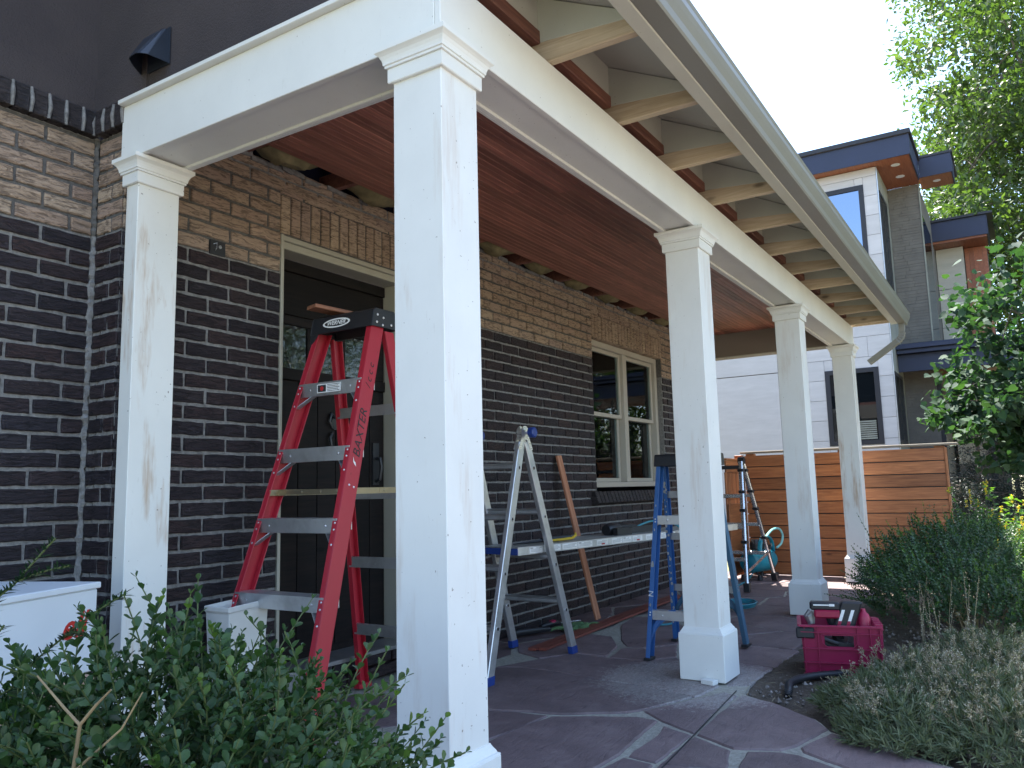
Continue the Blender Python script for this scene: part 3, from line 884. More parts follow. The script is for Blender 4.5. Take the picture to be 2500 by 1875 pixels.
# shell: side cheeks and a sloped, round-cornered front
ox = xo - 0.118
R_in = []
topy0, topy1 = y0 + 0.012, y1 - 0.012
prof_b = [(xo - 0.004, y0), (ox + 0.03, y0 + 0.006), (ox + 0.008, y0 + 0.022), (ox, y0 + 0.035), (ox, y0 + 0.075), (ox + 0.01, y0 + 0.10), (ox + 0.05, y0 + 0.135), (xo - 0.004, y1)]
prof_t = [(xo - 0.004, topy0), (xo - 0.010, topy0), (xo - 0.016, topy0 + 0.01), (xo - 0.018, topy0 + 0.03), (xo - 0.018, topy1 - 0.03), (xo - 0.016, topy1 - 0.01), (xo - 0.010, topy1), (xo - 0.004, topy1)]
nB = len(prof_b)
vs = [(x, y, zb_) for x, y in prof_b] + [(x, y, zt_) for x, y in prof_t]
fs = [(i, i + 1, nB + i + 1, nB + i) for i in range(nB - 1)] + [tuple(nB + i for i in range(nB))]
vh.add(vs, fs)
vo = vh.build('vent_hood', m_simple("vent_plastic", (0.022, 0.028, 0.04), 0.35), house)
md = vo.modifiers.new("thickness", 'SOLIDIFY'); md.thickness = 0.003

# ---- front door
dr = MB(); dr.box(DX0 + 0.012, DX1 - 0.012, 1.735, 1.76, 0.15, 2.20)
door = dr.build('front_door', M['door'], house, 0.0)
tag(door, 'dark stained plank door with three small wavy panes')
xs_ = [0.905, 1.04, 1.175, 1.31, 1.445, 1.58, 1.70]
for i in range(6):
    b = MB(); b.box(xs_[i] + 0.003, xs_[i + 1] - 0.003, 1.722, 1.734, 0.19, 1.56); b.build('plank', M['door'], door, 0.002)
for (z0, z1) in ((1.565, 1.625), (1.855, 1.905), (2.14, 2.20)):
    b = MB(); b.box(0.895, 1.71, 1.715, 1.734, z0, z1); b.build('rail', M['door'], door, 0.003)
b = MB(); b.box(0.90, 1.705, 1.724, 1.734, 1.91, 2.135); b.build('top_panel', M['door'], door, 0.002)
for (x0, x1) in ((0.905, 0.93), (1.095, 1.155), (1.31, 1.38), (1.545, 1.70)):
    b = MB(); b.box(x0, x1, 1.718, 1.734, 1.626, 1.854); b.build('muntin', M['door'], door, 0.002)
for (x0, x1) in ((0.93, 1.095), (1.155, 1.31), (1.38, 1.545)):
    b = MB(); b.box(x0, x1, 1.727, 1.731, 1.626, 1.854); b.build('glass_pane', M['wavy'], door)
b = MB()
cx, cz_ = 1.30, 1.305
b.tube([(cx, 1.722, cz_ + 0.05), (cx, 1.712, cz_ + 0.05)], 0.035, 10)
for s in (-1, 1):
    b.tube([(cx, 1.71, cz_ + 0.08), (cx + s * 0.04, 1.706, cz_ + 0.10), (cx + s * 0.055, 1.704, cz_ + 0.06), (cx + s * 0.03, 1.706, cz_ + 0.02)], [0.008, 0.010, 0.009, 0.005], 6)
    b.tube([(cx + s * 0.03, 1.706, cz_), (cx + s * 0.055, 1.70, cz_ - 0.03), (cx + s * 0.045, 1.698, cz_ - 0.08), (cx, 1.70, cz_ - 0.10)], 0.009, 6)
b.build('door_knocker', M['blk'], door, 0, True)
b = MB(); b.box(1.60, 1.65, 1.712, 1.722, 1.02, 1.26); b.tube([(1.625, 1.712, 1.17), (1.625, 1.68, 1.17), (1.625, 1.67, 1.12), (1.625, 1.685, 1.05), (1.625, 1.712, 1.04)], 0.010, 7)
b.build('door_handle', M['blk'], door, 0, True)
# door frame
fr = MB()
fr.box(DX0, DX0 + 0.018, YW - 0.004, 1.735, 0.15, DZ1)
fr.box(DX0 + 0.018, 0.893, 1.700, 1.735, 0.15, 2.205)
fr.build('door_jamb', M['trim'], house, 0.002)
fr = MB(); fr.box(1.712, DX1, 1.640, 1.735, 0.15, 2.205); fr.build('door_jamb', M['trim'], house, 0.002)
fr = MB(); fr.box(DX0 + 0.0181, DX1, YW + 0.006, 1.64, 2.245, DZ1); fr.box(DX0 + 0.0181, DX1, 1.60, 1.735, 2.207, 2.244)
fr.build('door_head', M['trim'], house, 0.003)
fr = MB(); fr.box(DX0 - 0.02, DX1 + 0.02, YW - 0.05, 1.735, 0.128, 0.149); fr.build('threshold', M['alu_dull'], house, 0.002)

# ---- window
win = MB()
wy = 1.650
fw = 0.045
win.box(WX0 + 0.005, WX0 + 0.06, wy - 0.012, wy + 0.10, WZ0 + 0.02, WZ1 - 0.004)
win.box(WX1 - 0.06, WX1 - 0.005, wy - 0.012, wy + 0.10, WZ0 + 0.02, WZ1 - 0.004)
win.box(WX0 + 0.06, WX1 - 0.06, wy - 0.012, wy + 0.10, WZ1 - 0.055, WZ1 - 0.004)
win.box(WX0 + 0.06, WX1 - 0.06, wy - 0.020, wy + 0.10, WZ0 + 0.02, WZ0 + 0.065)
win.box(4.955, 5.035, wy - 0.010, wy + 0.10, WZ0 + 0.066, WZ1 - 0.056)
wf = win.build('window', M['winframe'], house, 0.003)
for (x0, x1) in ((WX0 + 0.061, 4.954), (5.036, WX1 - 0.061)):
    for (z0, z1, yy, nm) in ((1.60, WZ1 - 0.057, wy + 0.02, 'upper_sash'), (WZ0 + 0.067, 1.635, wy + 0.052, 'lower_sash')):
        s = MB(); q = 0.034
        s.box(x0, x0 + q, yy, yy + 0.03, z0, z1); s.box(x1 - q, x1, yy, yy + 0.03, z0, z1)
        s.box(x0 + q, x1 - q, yy, yy + 0.03, z0, z0 + q); s.box(x0 + q, x1 - q, yy, yy + 0.03, z1 - q, z1)
        sash = s.build(nm, M['winframe'], wf, 0.002)
        s = MB(); s.box(x0 + q, x1 - q, yy + 0.012, yy + 0.016, z0 + q, z1 - q); g = s.build('glass_pane', M['glass'], wf)
        if nm == 'upper_sash':
            s = MB()
            for xx in (x0 + 0.13, x1 - 0.13): s.box(xx - 0.008, xx + 0.008, yy + 0.018, yy + 0.026, z0 + q, z1 - q)
            for zz in (z0 + 0.13, z1 - 0.13): s.box(x0 + q, x1 - q, yy + 0.0185, yy + 0.0265, zz - 0.008, zz + 0.008)
            s.build('grille', M['winframe'], wf)
            s = MB()
            zz = z1 - 0.04
            while zz > z0 + 0.02:
                s.obox(((x0 + x1) / 2, yy + 0.06, zz), ((x1 - x0) / 2 - 0.02, 0, 0), (0, 0.005, 0.016), (0, 0.0008, -0.0003)); zz -= 0.034
            s.build('blind', M['blind'], wf)
r = MB(); r.box(WX0 - 0.3, WX1 + 0.3, 1.80, 4.0, 0.4, 2.55)
rm = r.build('room_interior', M['room'], house)
rb = bmesh.new(); rb.from_mesh(rm.data)
for f in list(rb.faces):
    if f.calc_center_median().y < -1.0: rb.faces.remove(f)
rb.to_mesh(rm.data); rb.free()
# ---- house wall behind the opened ceiling strip
b = MB(); b.box(0.03, 6.88, 1.70, 1.74, 2.55, 3.75); b.build('upper_wall', M['tarpaper'], house)

# ================================================================== PORCH ROOF
porch = thing('porch_roof', 'white porch roof frame with red cedar ceiling and open unfinished eave', 'porch roof', (3.4, 0.6, 2.34))
w = 0.0922; ZC = 2.3365; ZB = 2.547; XE = 6.844
b = MB(); b.box(-w, XE, -w, -w + 0.022, ZC, ZB); b.build('beam_face', M['white'], porch, 0.002)
b = MB(); b.box(-w + 0.0225, XE - 0.002, -w + 0.0225, 0.073, ZC + 0.008, ZB - 0.01); b.build('beam_soffit', M['white'], porch, 0.001)
b = MB(); b.box(0.10, XE - 0.22, 0.0735, 0.096, ZC - 0.002, ZB + 0.04); b.box(0.114, XE - 0.22, 0.0965, 0.112, ZC + 0.001, ZC + 0.016); b.build('beam_trim', M['white'], porch, 0.003)
yb = MB(); yb.box(-w - 0.0015, -w + 0.020, -w + 0.0225, 1.54, ZC, 2.566); yb.build('end_beam_face', M['white'], porch, 0.002)
yb = MB(); yb.box(-w + 0.0205, 0.10, 0.0965, 1.56, ZC + 0.008, 2.54); yb.build('end_beam_soffit', M['white'], porch, 0.001)
yb = MB(); yb.box(0.1005, 0.122, 0.1125, 1.57, ZC - 0.002, 2.59); yb.box(0.1225, 0.137, 0.1125, 1.57, ZC + 0.001, ZC + 0.016); yb.build('end_beam_trim', M['white'], porch, 0.003)
yb = MB(); yb.box(-w - 0.030, -0.0755, -w - 0.02, 1.532, 2.5662, 2.584); yb.build('drip_board', M['white'], porch, 0.002)
# small split in the paint above the corner capital
yb = MB(); yb.prism([(-w - 0.0017, -0.015, 2.353), (-w - 0.0017, 0.0, 2.357), (-w - 0.0017, 0.05, 2.352), (-w - 0.0017, 0.055, 2.347), (-w - 0.0017, 0.0, 2.345), (-w - 0.0017, -0.06, 2.350), (-w - 0.0017, -0.086, 2.356), (-w - 0.0017, -0.088, 2.362)], (-0.0006, 0, 0))
yb.build('paint_split', M['redboard'], porch)
fb = MB(); fb.box(6.63, 6.82, 0.113, 1.575, 2.345, 2.64); fb.build('far_end_beam', M['shaded_white'], porch, 0.002)
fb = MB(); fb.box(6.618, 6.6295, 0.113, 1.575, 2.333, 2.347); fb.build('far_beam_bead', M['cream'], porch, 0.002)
# ceiling boards, V-grooved, running along the porch
yy = 0.116; k = 0
while yy < 1.37:
    wd = 0.0805
    cuts = [0.135, random.uniform(1.2, 3.0), random.uniform(3.6, 5.4), 6.628]
    if 0.33 < yy < 0.5: cuts = [0.135, 4.25, 6.628]
    x00 = 0.135 if yy < 1.20 else 0.53
    cuts[0] = x00
    for a, e in zip(cuts[:-1], cuts[1:]):
        board('ceiling_board', (a + 0.0006, yy + wd / 2, 2.6075), (e - 0.0006, yy + wd / 2, 2.6075), wd - 0.0015, 0.015, (0, 1, 0), M['ceiling'], porch, groove=True)
    yy += wd; k += 1
# framing above the open strip beside the wall
for i in range(11):
    xx = 0.53 + 0.615 * i
    b = MB(); b.box(xx, xx + 0.038, 0.12, 1.695, 2.618, 2.71); b.build('ceiling_joist', M['redwood'], porch, 0.002)
b = MB(); b.box(0.16, 6.6, 1.15, 1.69, 2.86, 2.868); b.build('dark_membrane', M['tarpaper'], porch)
for i in range(10):
    x0 = 0.60 + 0.615 * i; L = random.uniform(0.28, 0.50)
    if i in (2, 5, 7): L *= 0.75
    rings = []
    for s in range(9):
        a = s / 8; hh = 0.062 * (0.35 + math.sin(math.pi * min(1, a * 1.05 + 0.02)) ** 0.5 * random.uniform(0.7, 1.1))
        ring = []
        for kk in range(10):
            an = 2 * math.pi * kk / 10
            ring.append(Vector((x0 + L * a, 1.49 + math.cos(an) * 0.10 * random.uniform(0.88, 1.1), 2.668 + math.sin(an) * hh * random.uniform(0.85, 1.15) - 0.01 * math.sin(a * 5))))
        rings.append(ring)
    b = MB(); b.loft(rings); b.build('insulation_batt', M['insul'], porch, 0, True)
b = MB(); b.obox((0.36, 1.50, 2.635), (0.16, 0.05, 0.0), (-0.02, 0.05, 0), (0, 0, 0.03)); b.build('blocking', M['redwood'], porch, 0.002)

# eave: ledger, frieze, rafters, new joists, sheathing, fascia, gutter
for i in range(-1, 11):
    x1 = 0.61 + 0.617 * i; x0 = x1 - 0.037
    xa, xb = x1 + 0.0385, x1 + 0.617 - 0.037
    if i >= 0:
        jz = random.uniform(-0.004, 0.004)
        board('eave_joist', ((x0 + x1) / 2, 0.02, 2.594 + jz), ((x0 + x1) / 2, -0.449, 2.594 + jz), 0.0365, 0.088, (1, 0, 0), M['pine'], porch, 0.003)
        rf = MB(); rr0 = 0.037
        rf.prism([(x1 + 0.001, -0.03, 2.69), (x1 + 0.001, -0.448, 2.645 - 0.02), (x1 + 0.001, -0.448, 2.628 + 0.0), (x1 + 0.001, -0.03, 2.832)], (rr0 - 0.001, 0, 0))
        rf = MB(); rf.prism([(x0 - 0.001, -0.03, 2.640), (x0 - 0.001, -0.448, 2.606), (x0 - 0.001, -0.448, 2.622), (x0 - 0.001, -0.03, 2.831)], (0.036 + 0.036, 0, 0))
        rf.build('rafter', M['cream_grey'], porch, 0.001)
    if i >= 10: xb = 6.80
    if xb - xa > 0.03 and i < 10 or i == 10 and xb > xa:
        xa2 = max(xa, -w) - 0.0; 
        if i == -1: xa2 = 0.035; 
        board('frieze_board', (xa2, -0.041, 2.757), (xb, -0.041, 2.757), 0.138, 0.018, (0, 0, 1), M['cream'], porch)
        board('ledger_block', (xa2, -0.036, 2.657), (xb, -0.036, 2.657), 0.053, 0.045, (0, 0, 1), M['redwood'], porch, 0.003)
b = MB(); b.box(0.035, 6.8, -0.012, 0.06, 2.56, 2.86); b.build('dark_backing', M['tarpaper'], porch)  # dark sheet standing in for the shaded gap above the beam
# sheathing panels on the rafters
for i in range(4):
    x0 = 0.032 + i * 1.72; x1 = min(6.87, x0 + 1.716)
    b = MB(); sl = 0.5
    P = [(-0.58, 2.636 - 0.05), (2.3, 2.8345 + (2.3 + 0.03) * 0.5)]
    ya, za = -0.46, 2.8345 + (-0.46 + 0.03) * 0.5
    yb_, zb_ = 1.69, 2.8345 + (1.69 + 0.03) * 0.5
    b.prism([(x0, ya, za), (x0, yb_, zb_), (x0, yb_, zb_ + 0.014), (x0, ya, za + 0.014)], (x1 - x0, 0, 0))
    b.build('sheathing_panel', M['sheath'], porch, 0.001)
b = MB(); b.prism([(0.032, -0.56, 2.655), (0.032, 1.69, 3.78 - 0.05), (0.032, 1.69, 3.80), (0.032, -0.56, 2.672)], (6.84, 0, 0))
b.build('shingle_roof', M['dkmetal'], porch)
b = MB(); b.prism([(0.032, -0.508, 2.53), (0.032, -0.45, 2.53), (0.032, -0.45, 2.614), (0.032, -0.508, 2.60)], (6.84, 0, 0)); b.build('fascia', M['cream'], porch, 0.003)
b = MB(); b.box(6.846, 6.872, -0.449, -0.03, 2.55, 2.60)
b.build('end_fascia', M['pine'], porch, 0.002)
# gutter, K-style profile swept along the eave
prof = [(-0.5085, 2.645), (-0.5085, 2.534), (-0.578, 2.532), (-0.584, 2.540), (-0.590, 2.562), (-0.603, 2.588), (-0.611, 2.606), (-0.612, 2.626), (-0.618, 2.640), (-0.610, 2.642), (-0.606, 2.628), (-0.606, 2.608), (-0.597, 2.590), (-0.584, 2.565), (-0.578, 2.5385), (-0.5125, 2.5385), (-0.5125, 2.645)]
def gz(y, z): return z
x0g, x1g = -0.05, 7.02
vs = [(x0g, y, z) for y, z in prof] + [(x1g, y, z) for y, z in prof]; nP = len(prof)
g = MB(); g.add(vs, [(i, (i + 1) % nP, nP + (i + 1) % nP, nP + i) for i in range(nP)])
endp = [(-0.5085, 2.645), (-0.5085, 2.534), (-0.578, 2.532), (-0.584, 2.540), (-0.590, 2.562), (-0.603, 2.588), (-0.611, 2.606), (-0.612, 2.626), (-0.618, 2.640)]
g.prism([(x1g, y, z) for y, z in endp], (0.002, 0, 0)); g.prism([(x0g, y, z) for y, z in endp], (-0.002, 0, 0))
gut = g.build('gutter', M['gutter'], porch)
ds = MB()
rings = []
path = [((6.93, -0.543, 2.532), (0, 0, -1))]
import itertools
P0 = Vector((6.90, -0.543, 2.535)); 
cen = [P0, P0 + Vector((0.0, 0, -0.05)), P0 + Vector((0.0, 0.004, -0.085))]
dirs_ = []
# ribbed elbow then straight run aimed back towards the house
ang_end = math.radians(56)
rad = 0.11
cur = P0 + Vector((0, 0, -0.085))
for s in range(1, 10):
    a = ang_end * s / 9
    cen.append(cur + Vector((0.0, rad * (1 - math.cos(a)), -rad * math.sin(a))))
endd = Vector((0, math.sin(ang_end), -math.cos(ang_end)))
last = cen[-1]
cen.append(last + endd * 0.02)
cen.append(last + endd * 0.34)
up = Vector((1, 0, 0))
N = len(cen)
for i, c in enumerate(cen):
    tdir = (cen[min(i + 1, N - 1)] - cen[max(i - 1, 0)]).normalized(); nn = tdir.cross(up).normalized()
    hw, hh = 0.034, 0.026
    if 2 <= i <= 11: hh *= (1.08 if i % 2 else 0.92); hw *= (1.06 if i % 2 else 0.95)
    ring = []
    for (sx_, sy_) in ((-1, -1), (-0.4, -1), (-0.25, -0.8), (0.25, -0.8), (0.4, -1), (1, -1), (1, 1), (0.4, 1), (0.25, 0.8), (-0.25, 0.8), (-0.4, 1), (-1, 1)):
        ring.append(c + up * hw * sx_ + nn * hh * sy_)
    rings.append(ring)
ds.loft(rings, False)
dso = ds.build('downspout', M['gutter'], porch)
md = dso.modifiers.new("thickness", 'SOLIDIFY'); md.thickness = 0.002

# ---- columns
def porch_column(cx, cy, label, mat, wy=None, capgap=0.0):
    t = thing('porch_column', label, 'column', (cx, cy, 0), 'white square porch columns')
    hx = w; hy = wy if wy else w
    zb, zs = 0.2595, 2.2726
    s = MB(); s.box(cx - hx, cx + hx, cy - hy, cy + hy, 0.2, ZC - 0.001); s.build('shaft', mat, t, 0.002)
    bw = 0.1174 - w
    s = MB(); s.box(cx - hx - bw, cx + hx + bw, cy - hy - bw, cy + hy + bw, 0.003, 0.228)
    s.build('base_block', M['white'] if mat is not M['white_worn'] else mat, t, 0.003)

    def sweep(name, prof, m):
        b = MB(); rings = []
        for off, z in prof:
            rings.append([(cx - hx - off, cy - hy - off, z), (cx + hx + off, cy - hy - off, z), (cx + hx + off, cy + hy + off, z), (cx - hx - off, cy + hy + off, z)])
        b.loft(rings, True); b.build(name, m, t)
    sweep('base_moulding', [(bw - 0.001, 0.2285), (bw - 0.003, 0.232), (0.017, 0.234), (0.014, 0.241), (0.008, 0.249), (0.004, 0.256), (0.003, 0.2595), (0.0012, 0.260)], M['white'])
    sweep('necking', [(0.010, 2.226), (0.0125, 2.229), (0.0125, 2.272)], M['white'])
    D = 0.1353 - w
    sweep('capital', [(0.014, 2.2725), (0.019, 2.2735), (0.019, 2.281), (0.023, 2.283), (0.0235, 2.290), (0.026, 2.299), (0.031, 2.309), (0.037, 2.315), (D - 0.002, 2.318), (D, 2.320), (D, ZC - 0.0012)], M['white'])
    return t


cols = [porch_column(0, 0, 'nearest white porch column, at the corner, with chipped paint along its front edge', M['white_col']),
        porch_column(0.0145, 1.4767, 'white half column against the brick wall, sanded brown in places, behind the low hedge', M['white_worn'], 0.0391),
        porch_column(2.2365, 0, 'white porch column beside the blue stepladder, a white wood wedge at its base', M['white_col']),
        porch_column(4.5041, 0, 'white porch column just behind the magenta crate', M['white_col']),
        porch_column(6.7247, 0, 'farthest white porch column, worn to bare wood near the base, by the cedar fence', M['white_worn'])]
wd_ = MB(); wd_.obox((2.09, -0.045, 0.012), (0.022, -0.006, 0), (0.009, 0.034, 0), (0, 0, 0.0115))
tag(wd_.build('wood_wedge', M['white'], None, 0.002), 'small white painted wood wedge lying at the foot of the third column', 'wedge')

# ================================================================== LADDERS
def channel(b, p, q, inn, rear, dep, fw, t=0.005):
    """C-channel rail from p to q: web on the outside, flanges point inward; p,q = outer front corner"""
    p, q, inn, rear = map(Vector, (p, q, inn, rear)); inn.normalize(); rear.normalize()
    b.bar(p + inn * t / 2 + rear * dep / 2, q + inn * t / 2 + rear * dep / 2, t, dep, inn, rear)
    for r0 in (t / 2, dep - t / 2):
        b.bar(p + inn * (fw / 2 + t / 2) + rear * r0, q + inn * (fw / 2 + t / 2) + rear * r0, fw - t, t, inn, rear)


def rivet(b, c, n, r=0.0055):
    c = Vector(c); n = Vector(n).normalized()
    b.tube([c, c + n * 0.0018, c + n * 0.003], [r, r * 0.85, r * 0.3], 8)


# ---- red stepladder (dimensions fitted from the photograph)
CX, CY = 0.9342, 1.202
a_, sa_, wb_, sw_, b_, sb_, wr_, swr_ = 0.6556, 0.3145, 0.3132, 0.0747, 0.3597, 0.1809, 0.288, 0.0629
HT = 1.745
red = thing('stepladder', 'red fibreglass stepladder with black cap standing open at the front door', 'ladder', (CX, CY, 0), 'ladders on the porch')
def fl(s, z, iw=0.0, dd=0.0): return Vector((CX - a_ + sa_ * z + dd, CY + s * (wb_ - sw_ * z - iw), z))
def rl(s, z, iw=0.0, dd=0.0): return Vector((CX + b_ - sb_ * z + dd, CY + s * (wr_ - swr_ * z - iw), z))
dep = 0.084
for s in (1, -1):
    b = MB(); channel(b, fl(s, 0.02), fl(s, HT), (0, -s, 0), (1, 0, 0), dep, 0.032)
    rail = b.build('front_rail', M['red_fg'], red, 0.0012)
    rv = MB()
    for k in range(5):
        z = 0.26 + 0.3065 * k
        for dz in (-0.018, -0.045): rivet(rv, fl(s, z + dz, 0.016), (-1, 0, 0.2))
        rivet(rv, fl(s, z - 0.105, 0.016), (-1, 0, 0.2))
    if s < 0:
        for zz, dd in ((1.01, 0.03), (1.00, 0.06)): rivet(rv, fl(s, zz, 0, dd), (0, s, 0))
    rv.build('rivets', M['steel'], rail)
    if s < 0:
        # handwritten name on the outer face of the near rail
        me = text_mesh("BAXTER", 0.062, 0.25, 0.0002)
        d_ = (fl(s, 1.35) - fl(s, 1.05)).normalized()
        me.materials.append(M['ink'])
        xax = d_; zax = Vector((0, -1, 0)); zax = (zax - xax * zax.dot(xax)).normalized(); yax = zax.cross(xax)
        meshobj('handwriting', me, M['ink'], rail, axes_M(fl(s, 1.235, -0.0012, 0.044), xax, yax, zax))
        me = text_mesh("/ c c c", 0.05, 0.2, 0.0002)
        meshobj('handwriting', me, M['ink'], rail, axes_M(fl(s, 1.50, -0.0012, 0.044), xax, yax, zax))
        m2 = MB(); c0 = fl(s, 1.11, -0.0014, 0.03)
        m2.prism([c0 + Vector((0, 0, 0.02)), c0 + Vector((0.004, 0, 0.002)), c0 + Vector((0.012, 0, -0.004)), c0 + Vector((0.016, 0, -0.022)), c0 + Vector((0.006, 0, -0.012)), c0 + Vector((-0.001, 0, -0.002))], (0, -0.0004, 0))
        m2.build('paint_splash', M['wht'], rail)
    b = MB(); b.obox(fl(s, 0.012, 0.015, dep / 2), (0.05, 0, 0), (0, 0.024, 0), (0, 0, 0.012)); b.build('foot', M['blk'], red, 0.003)
    b = MB(); channel(b, rl(s, 0.02, 0, -0.06), rl(s, HT - 0.02, 0, -0.06), (0, -s, 0), (1, 0, 0), 0.06, 0.028, 0.004)
    b.build('rear_rail', M['red_fg'], red, 0.001)
    b = MB(); b.obox(rl(s, 0.012, 0.012, -0.03), (0.045, 0, 0), (0, 0.022, 0), (0, 0, 0.012)); b.build('foot', M['red_fg'] if s > 0 else M['blk'], red, 0.003)
for k in range(5):
    z = 0.26 + 0.3065 * k
    L = fl(1, z, 0.006); R_ = fl(-1, z, 0.006)
    st = MB()
    st.hexa([R_ + Vector((0.004, 0, -0.062)), R_ + Vector((0.008, 0, -0.062)), L + Vector((0.008, 0, -0.062)), L + Vector((0.004, 0, -0.062)), R_ + Vector((-0.004, 0, 0)), R_ + Vector((0.008, 0, 0)), L + Vector((0.008, 0, 0)), L + Vector((-0.004, 0, 0))])
    x0 = L.x + 0.0085
    for j in range(5): st.box(x0 + j * 0.015, x0 + j * 0.015 + 0.012, R_.y, L.y, z - 0.004, z)
    st.box(x0 + 0.001, x0 + 0.073, R_.y, L.y, z - 0.008, z - 0.0041)
    st.box(x0 + 0.074, x0 + 0.078, R_.y, L.y, z - 0.05, z)
    so = st.build('step', M['alu'], red, 0.0008)
    rv = MB()
    for s in (1, -1): rivet(rv, Vector((L.x + 0.0, CY + s * (L.y - CY - 0.07), z - 0.032)), (-1, 0, 0), 0.007)
    rv.build('rivets', M['steel'], so)
    for s in (1, -1):
        br = MB(); e = fl(s, z - 0.115, 0.02, 0.018); f_ = Vector((L.x + 0.02, CY + s * (abs(L.y - CY) - 0.075), z - 0.058))
        br.bar(e, f_, 0.028, 0.003, (1, 0, 0)); br.build('step_brace', M['alu'], red)
    if k == 4:
        lb = MB(); lx = L.x - 0.004
        lb.box(lx - 0.002, lx - 0.0012, CY - 0.075, CY + 0.075, z - 0.050, z - 0.010, 0)
        lb.box(lx - 0.0026, lx - 0.002, CY + 0.018, CY + 0.070, z - 0.046, z - 0.014, 1)
        lb.tube([(lx - 0.0032, CY + 0.044, z - 0.030), (lx - 0.0026, CY + 0.044, z - 0.030)], [0.0001, 0.011], 12, True, 2)
        for j in range(5): lb.box(lx - 0.0026, lx - 0.002, CY - 0.068 + 0.008 * (j % 2), CY + 0.010, z - 0.045 + j * 0.0072, z - 0.0425 + j * 0.0072, 1)
        lb.build('warning_label', None, so, mats=[M['wht'], M['ink'], M['redink']])
for k in range(4):
    z = 0.30 + 0.335 * k + (0.06 if k == 3 else 0)
    b = MB(); L = rl(1, z, 0.01, -0.055); R_ = rl(-1, z, 0.01, -0.055)
    b.bar(L, R_, 0.05, 0.004, (0, 0, 1), (1, 0, 0)); b.bar(L + Vector((0.012, 0, 0.024)), R_ + Vector((0.012, 0, 0.024)), 0.004, 0.024, (0, 0, 1), (1, 0, 0))
    b.build('rear_brace', M['alu_dull'], red)
for s in (1, -1):
    b = MB(); p0 = fl(s, 0.985, 0.012, 0.05); p1 = rl(s, 0.985, 0.012, -0.03)
    if s > 0: p0, p1 = fl(1, 0.985, 0.03, 0.0), rl(1, 0.985, 0.02, -0.03)
    pm = (p0 + p1) / 2; 
    b.bar(p0, pm + Vector((0.03, 0, 0)), 0.026, 0.0025, (0, 0, 1)); b.bar(pm + Vector((-0.03, -0.003, 0)), p1 + Vector((0, -0.003, 0)), 0.026, 0.0025, (0, 0, 1))
    rivet(b, pm + Vector((0, -0.004, 0)), (0, -1, 0), 0.006)
    b.build('spreader', M['brass'], red)
b = MB(); p0 = fl(1, 0.99, 0.01, 0.01); p1 = Vector((CX - 0.02, CY - 0.235, 0.985))
b.bar(fl(1, 0.985, 0.0, 0.055) + Vector((0, -0.012, 0)), fl(1, 0.985, 0.075, 0.055), 0.028, 0.003, (0, 0, 1))
b.bar(fl(1, 0.985, 0.075, 0.056), fl(-1, 0.985, 0.012, 0.056), 0.022, 0.0025, (0, 0, 1))
for q_ in (0.25, 0.55, 0.8): rivet(b, fl(1, 0.985, 0.075, 0.054).lerp(fl(-1, 0.985, 0.012, 0.054), q_), (-1, 0, 0), 0.008)
b.bar(fl(-1, 0.985, 0.012, 0.056), rl(-1, 0.985, 0.012, -0.03), 0.024, 0.0025, (0, 0, 1))
b.build('spreader_bar', M['brass'], red)
# cap
tz = HT
yL, yR = fl(1, tz).y + 0.012, fl(-1, tz).y - 0.012
xF = fl(1, tz).x - 0.012; xB = rl(1, tz).x + 0.012
cp = MB()
sec = [(xF - 0.004, tz - 0.012), (xF + 0.012, tz + 0.066), (xF + 0.022, tz + 0.076), (xB - 0.022, tz + 0.076), (xB - 0.012, tz + 0.066), (xB + 0.004, tz - 0.012), (xB - 0.006, tz - 0.012), (xB - 0.020, tz + 0.04), (xF + 0.020, tz + 0.04), (xF + 0.006, tz - 0.012)]
cp.prism([(x, yR, z) for x, z in sec], (0, yL - yR, 0))
for yy, th in ((yR - 0.004, 0.004), (yL, 0.004)):
    cp.prism([(x, yy, z) for x, z in sec[:6]] , (0, th, 0))
# flared lower corners of the cap at the front left
cp.prism([(xF - 0.004, yL + 0.003, tz - 0.010), (xF - 0.008, yL + 0.006, tz - 0.075), (xF - 0.006, yL - 0.02, tz - 0.05), (xF - 0.004, yL - 0.05, tz - 0.012)], (0.006, 0, 0))
cap = cp.build('cap', M['blk'], red, 0.002)
rv = MB()
for (dx, dz) in ((0.035, 0.045), (0.075, 0.035), (0.03, 0.010), (0.07, 0.0), (xB - xF - 0.045, 0.008)): rivet(rv, (xF + dx, yR - 0.004, tz + dz), (0, -1, 0), 0.0065)
rv.build('rivets', M['steel'], cap)
# oval badge with the maker's name
nb = Vector((-1, 0, 0.2)).normalized(); yb_ax = Vector((0, -1, 0)); zb_ax = nb.cross(yb_ax)
cc = Vector((xF + 0.0035, CY + 0.03, tz + 0.030)) + nb * 0.0022
def ell(rx, ry, off, n=28): return [cc + nb * off + yb_ax * rx * math.cos(2 * math.pi * i / n) + zb_ax * ry * math.sin(2 * math.pi * i / n) for i in range(n)]
lg = MB()
lg.prism(ell(0.088, 0.0235, 0.0), nb * 0.0006, 0)
lg.prism(ell(0.076, 0.0165, 0.0007), nb * 0.0004, 1)
lo = lg.build('badge', None, cap, mats=[M['wht'], M['ink']])
me = text_mesh("WERNER", 0.030, 0.2, 0.0001, 0.0006)
meshobj('badge_lettering', me, M['wht'], cap, axes_M(cc + nb * 0.0018, yb_ax, zb_ax, nb))
# board lying across the red ladder
bd = board('loose_board', (0.745, 1.325, tz + 0.108), (1.10, 1.215, tz + 0.082), 0.088, 0.017, (0.35, 0.95, 0.0), M['cedar_loose'], None, groove=True)
bd.name = 'cedar_board'
tag(bd, 'short cedar board lying on the black cap of the red stepladder', 'board')


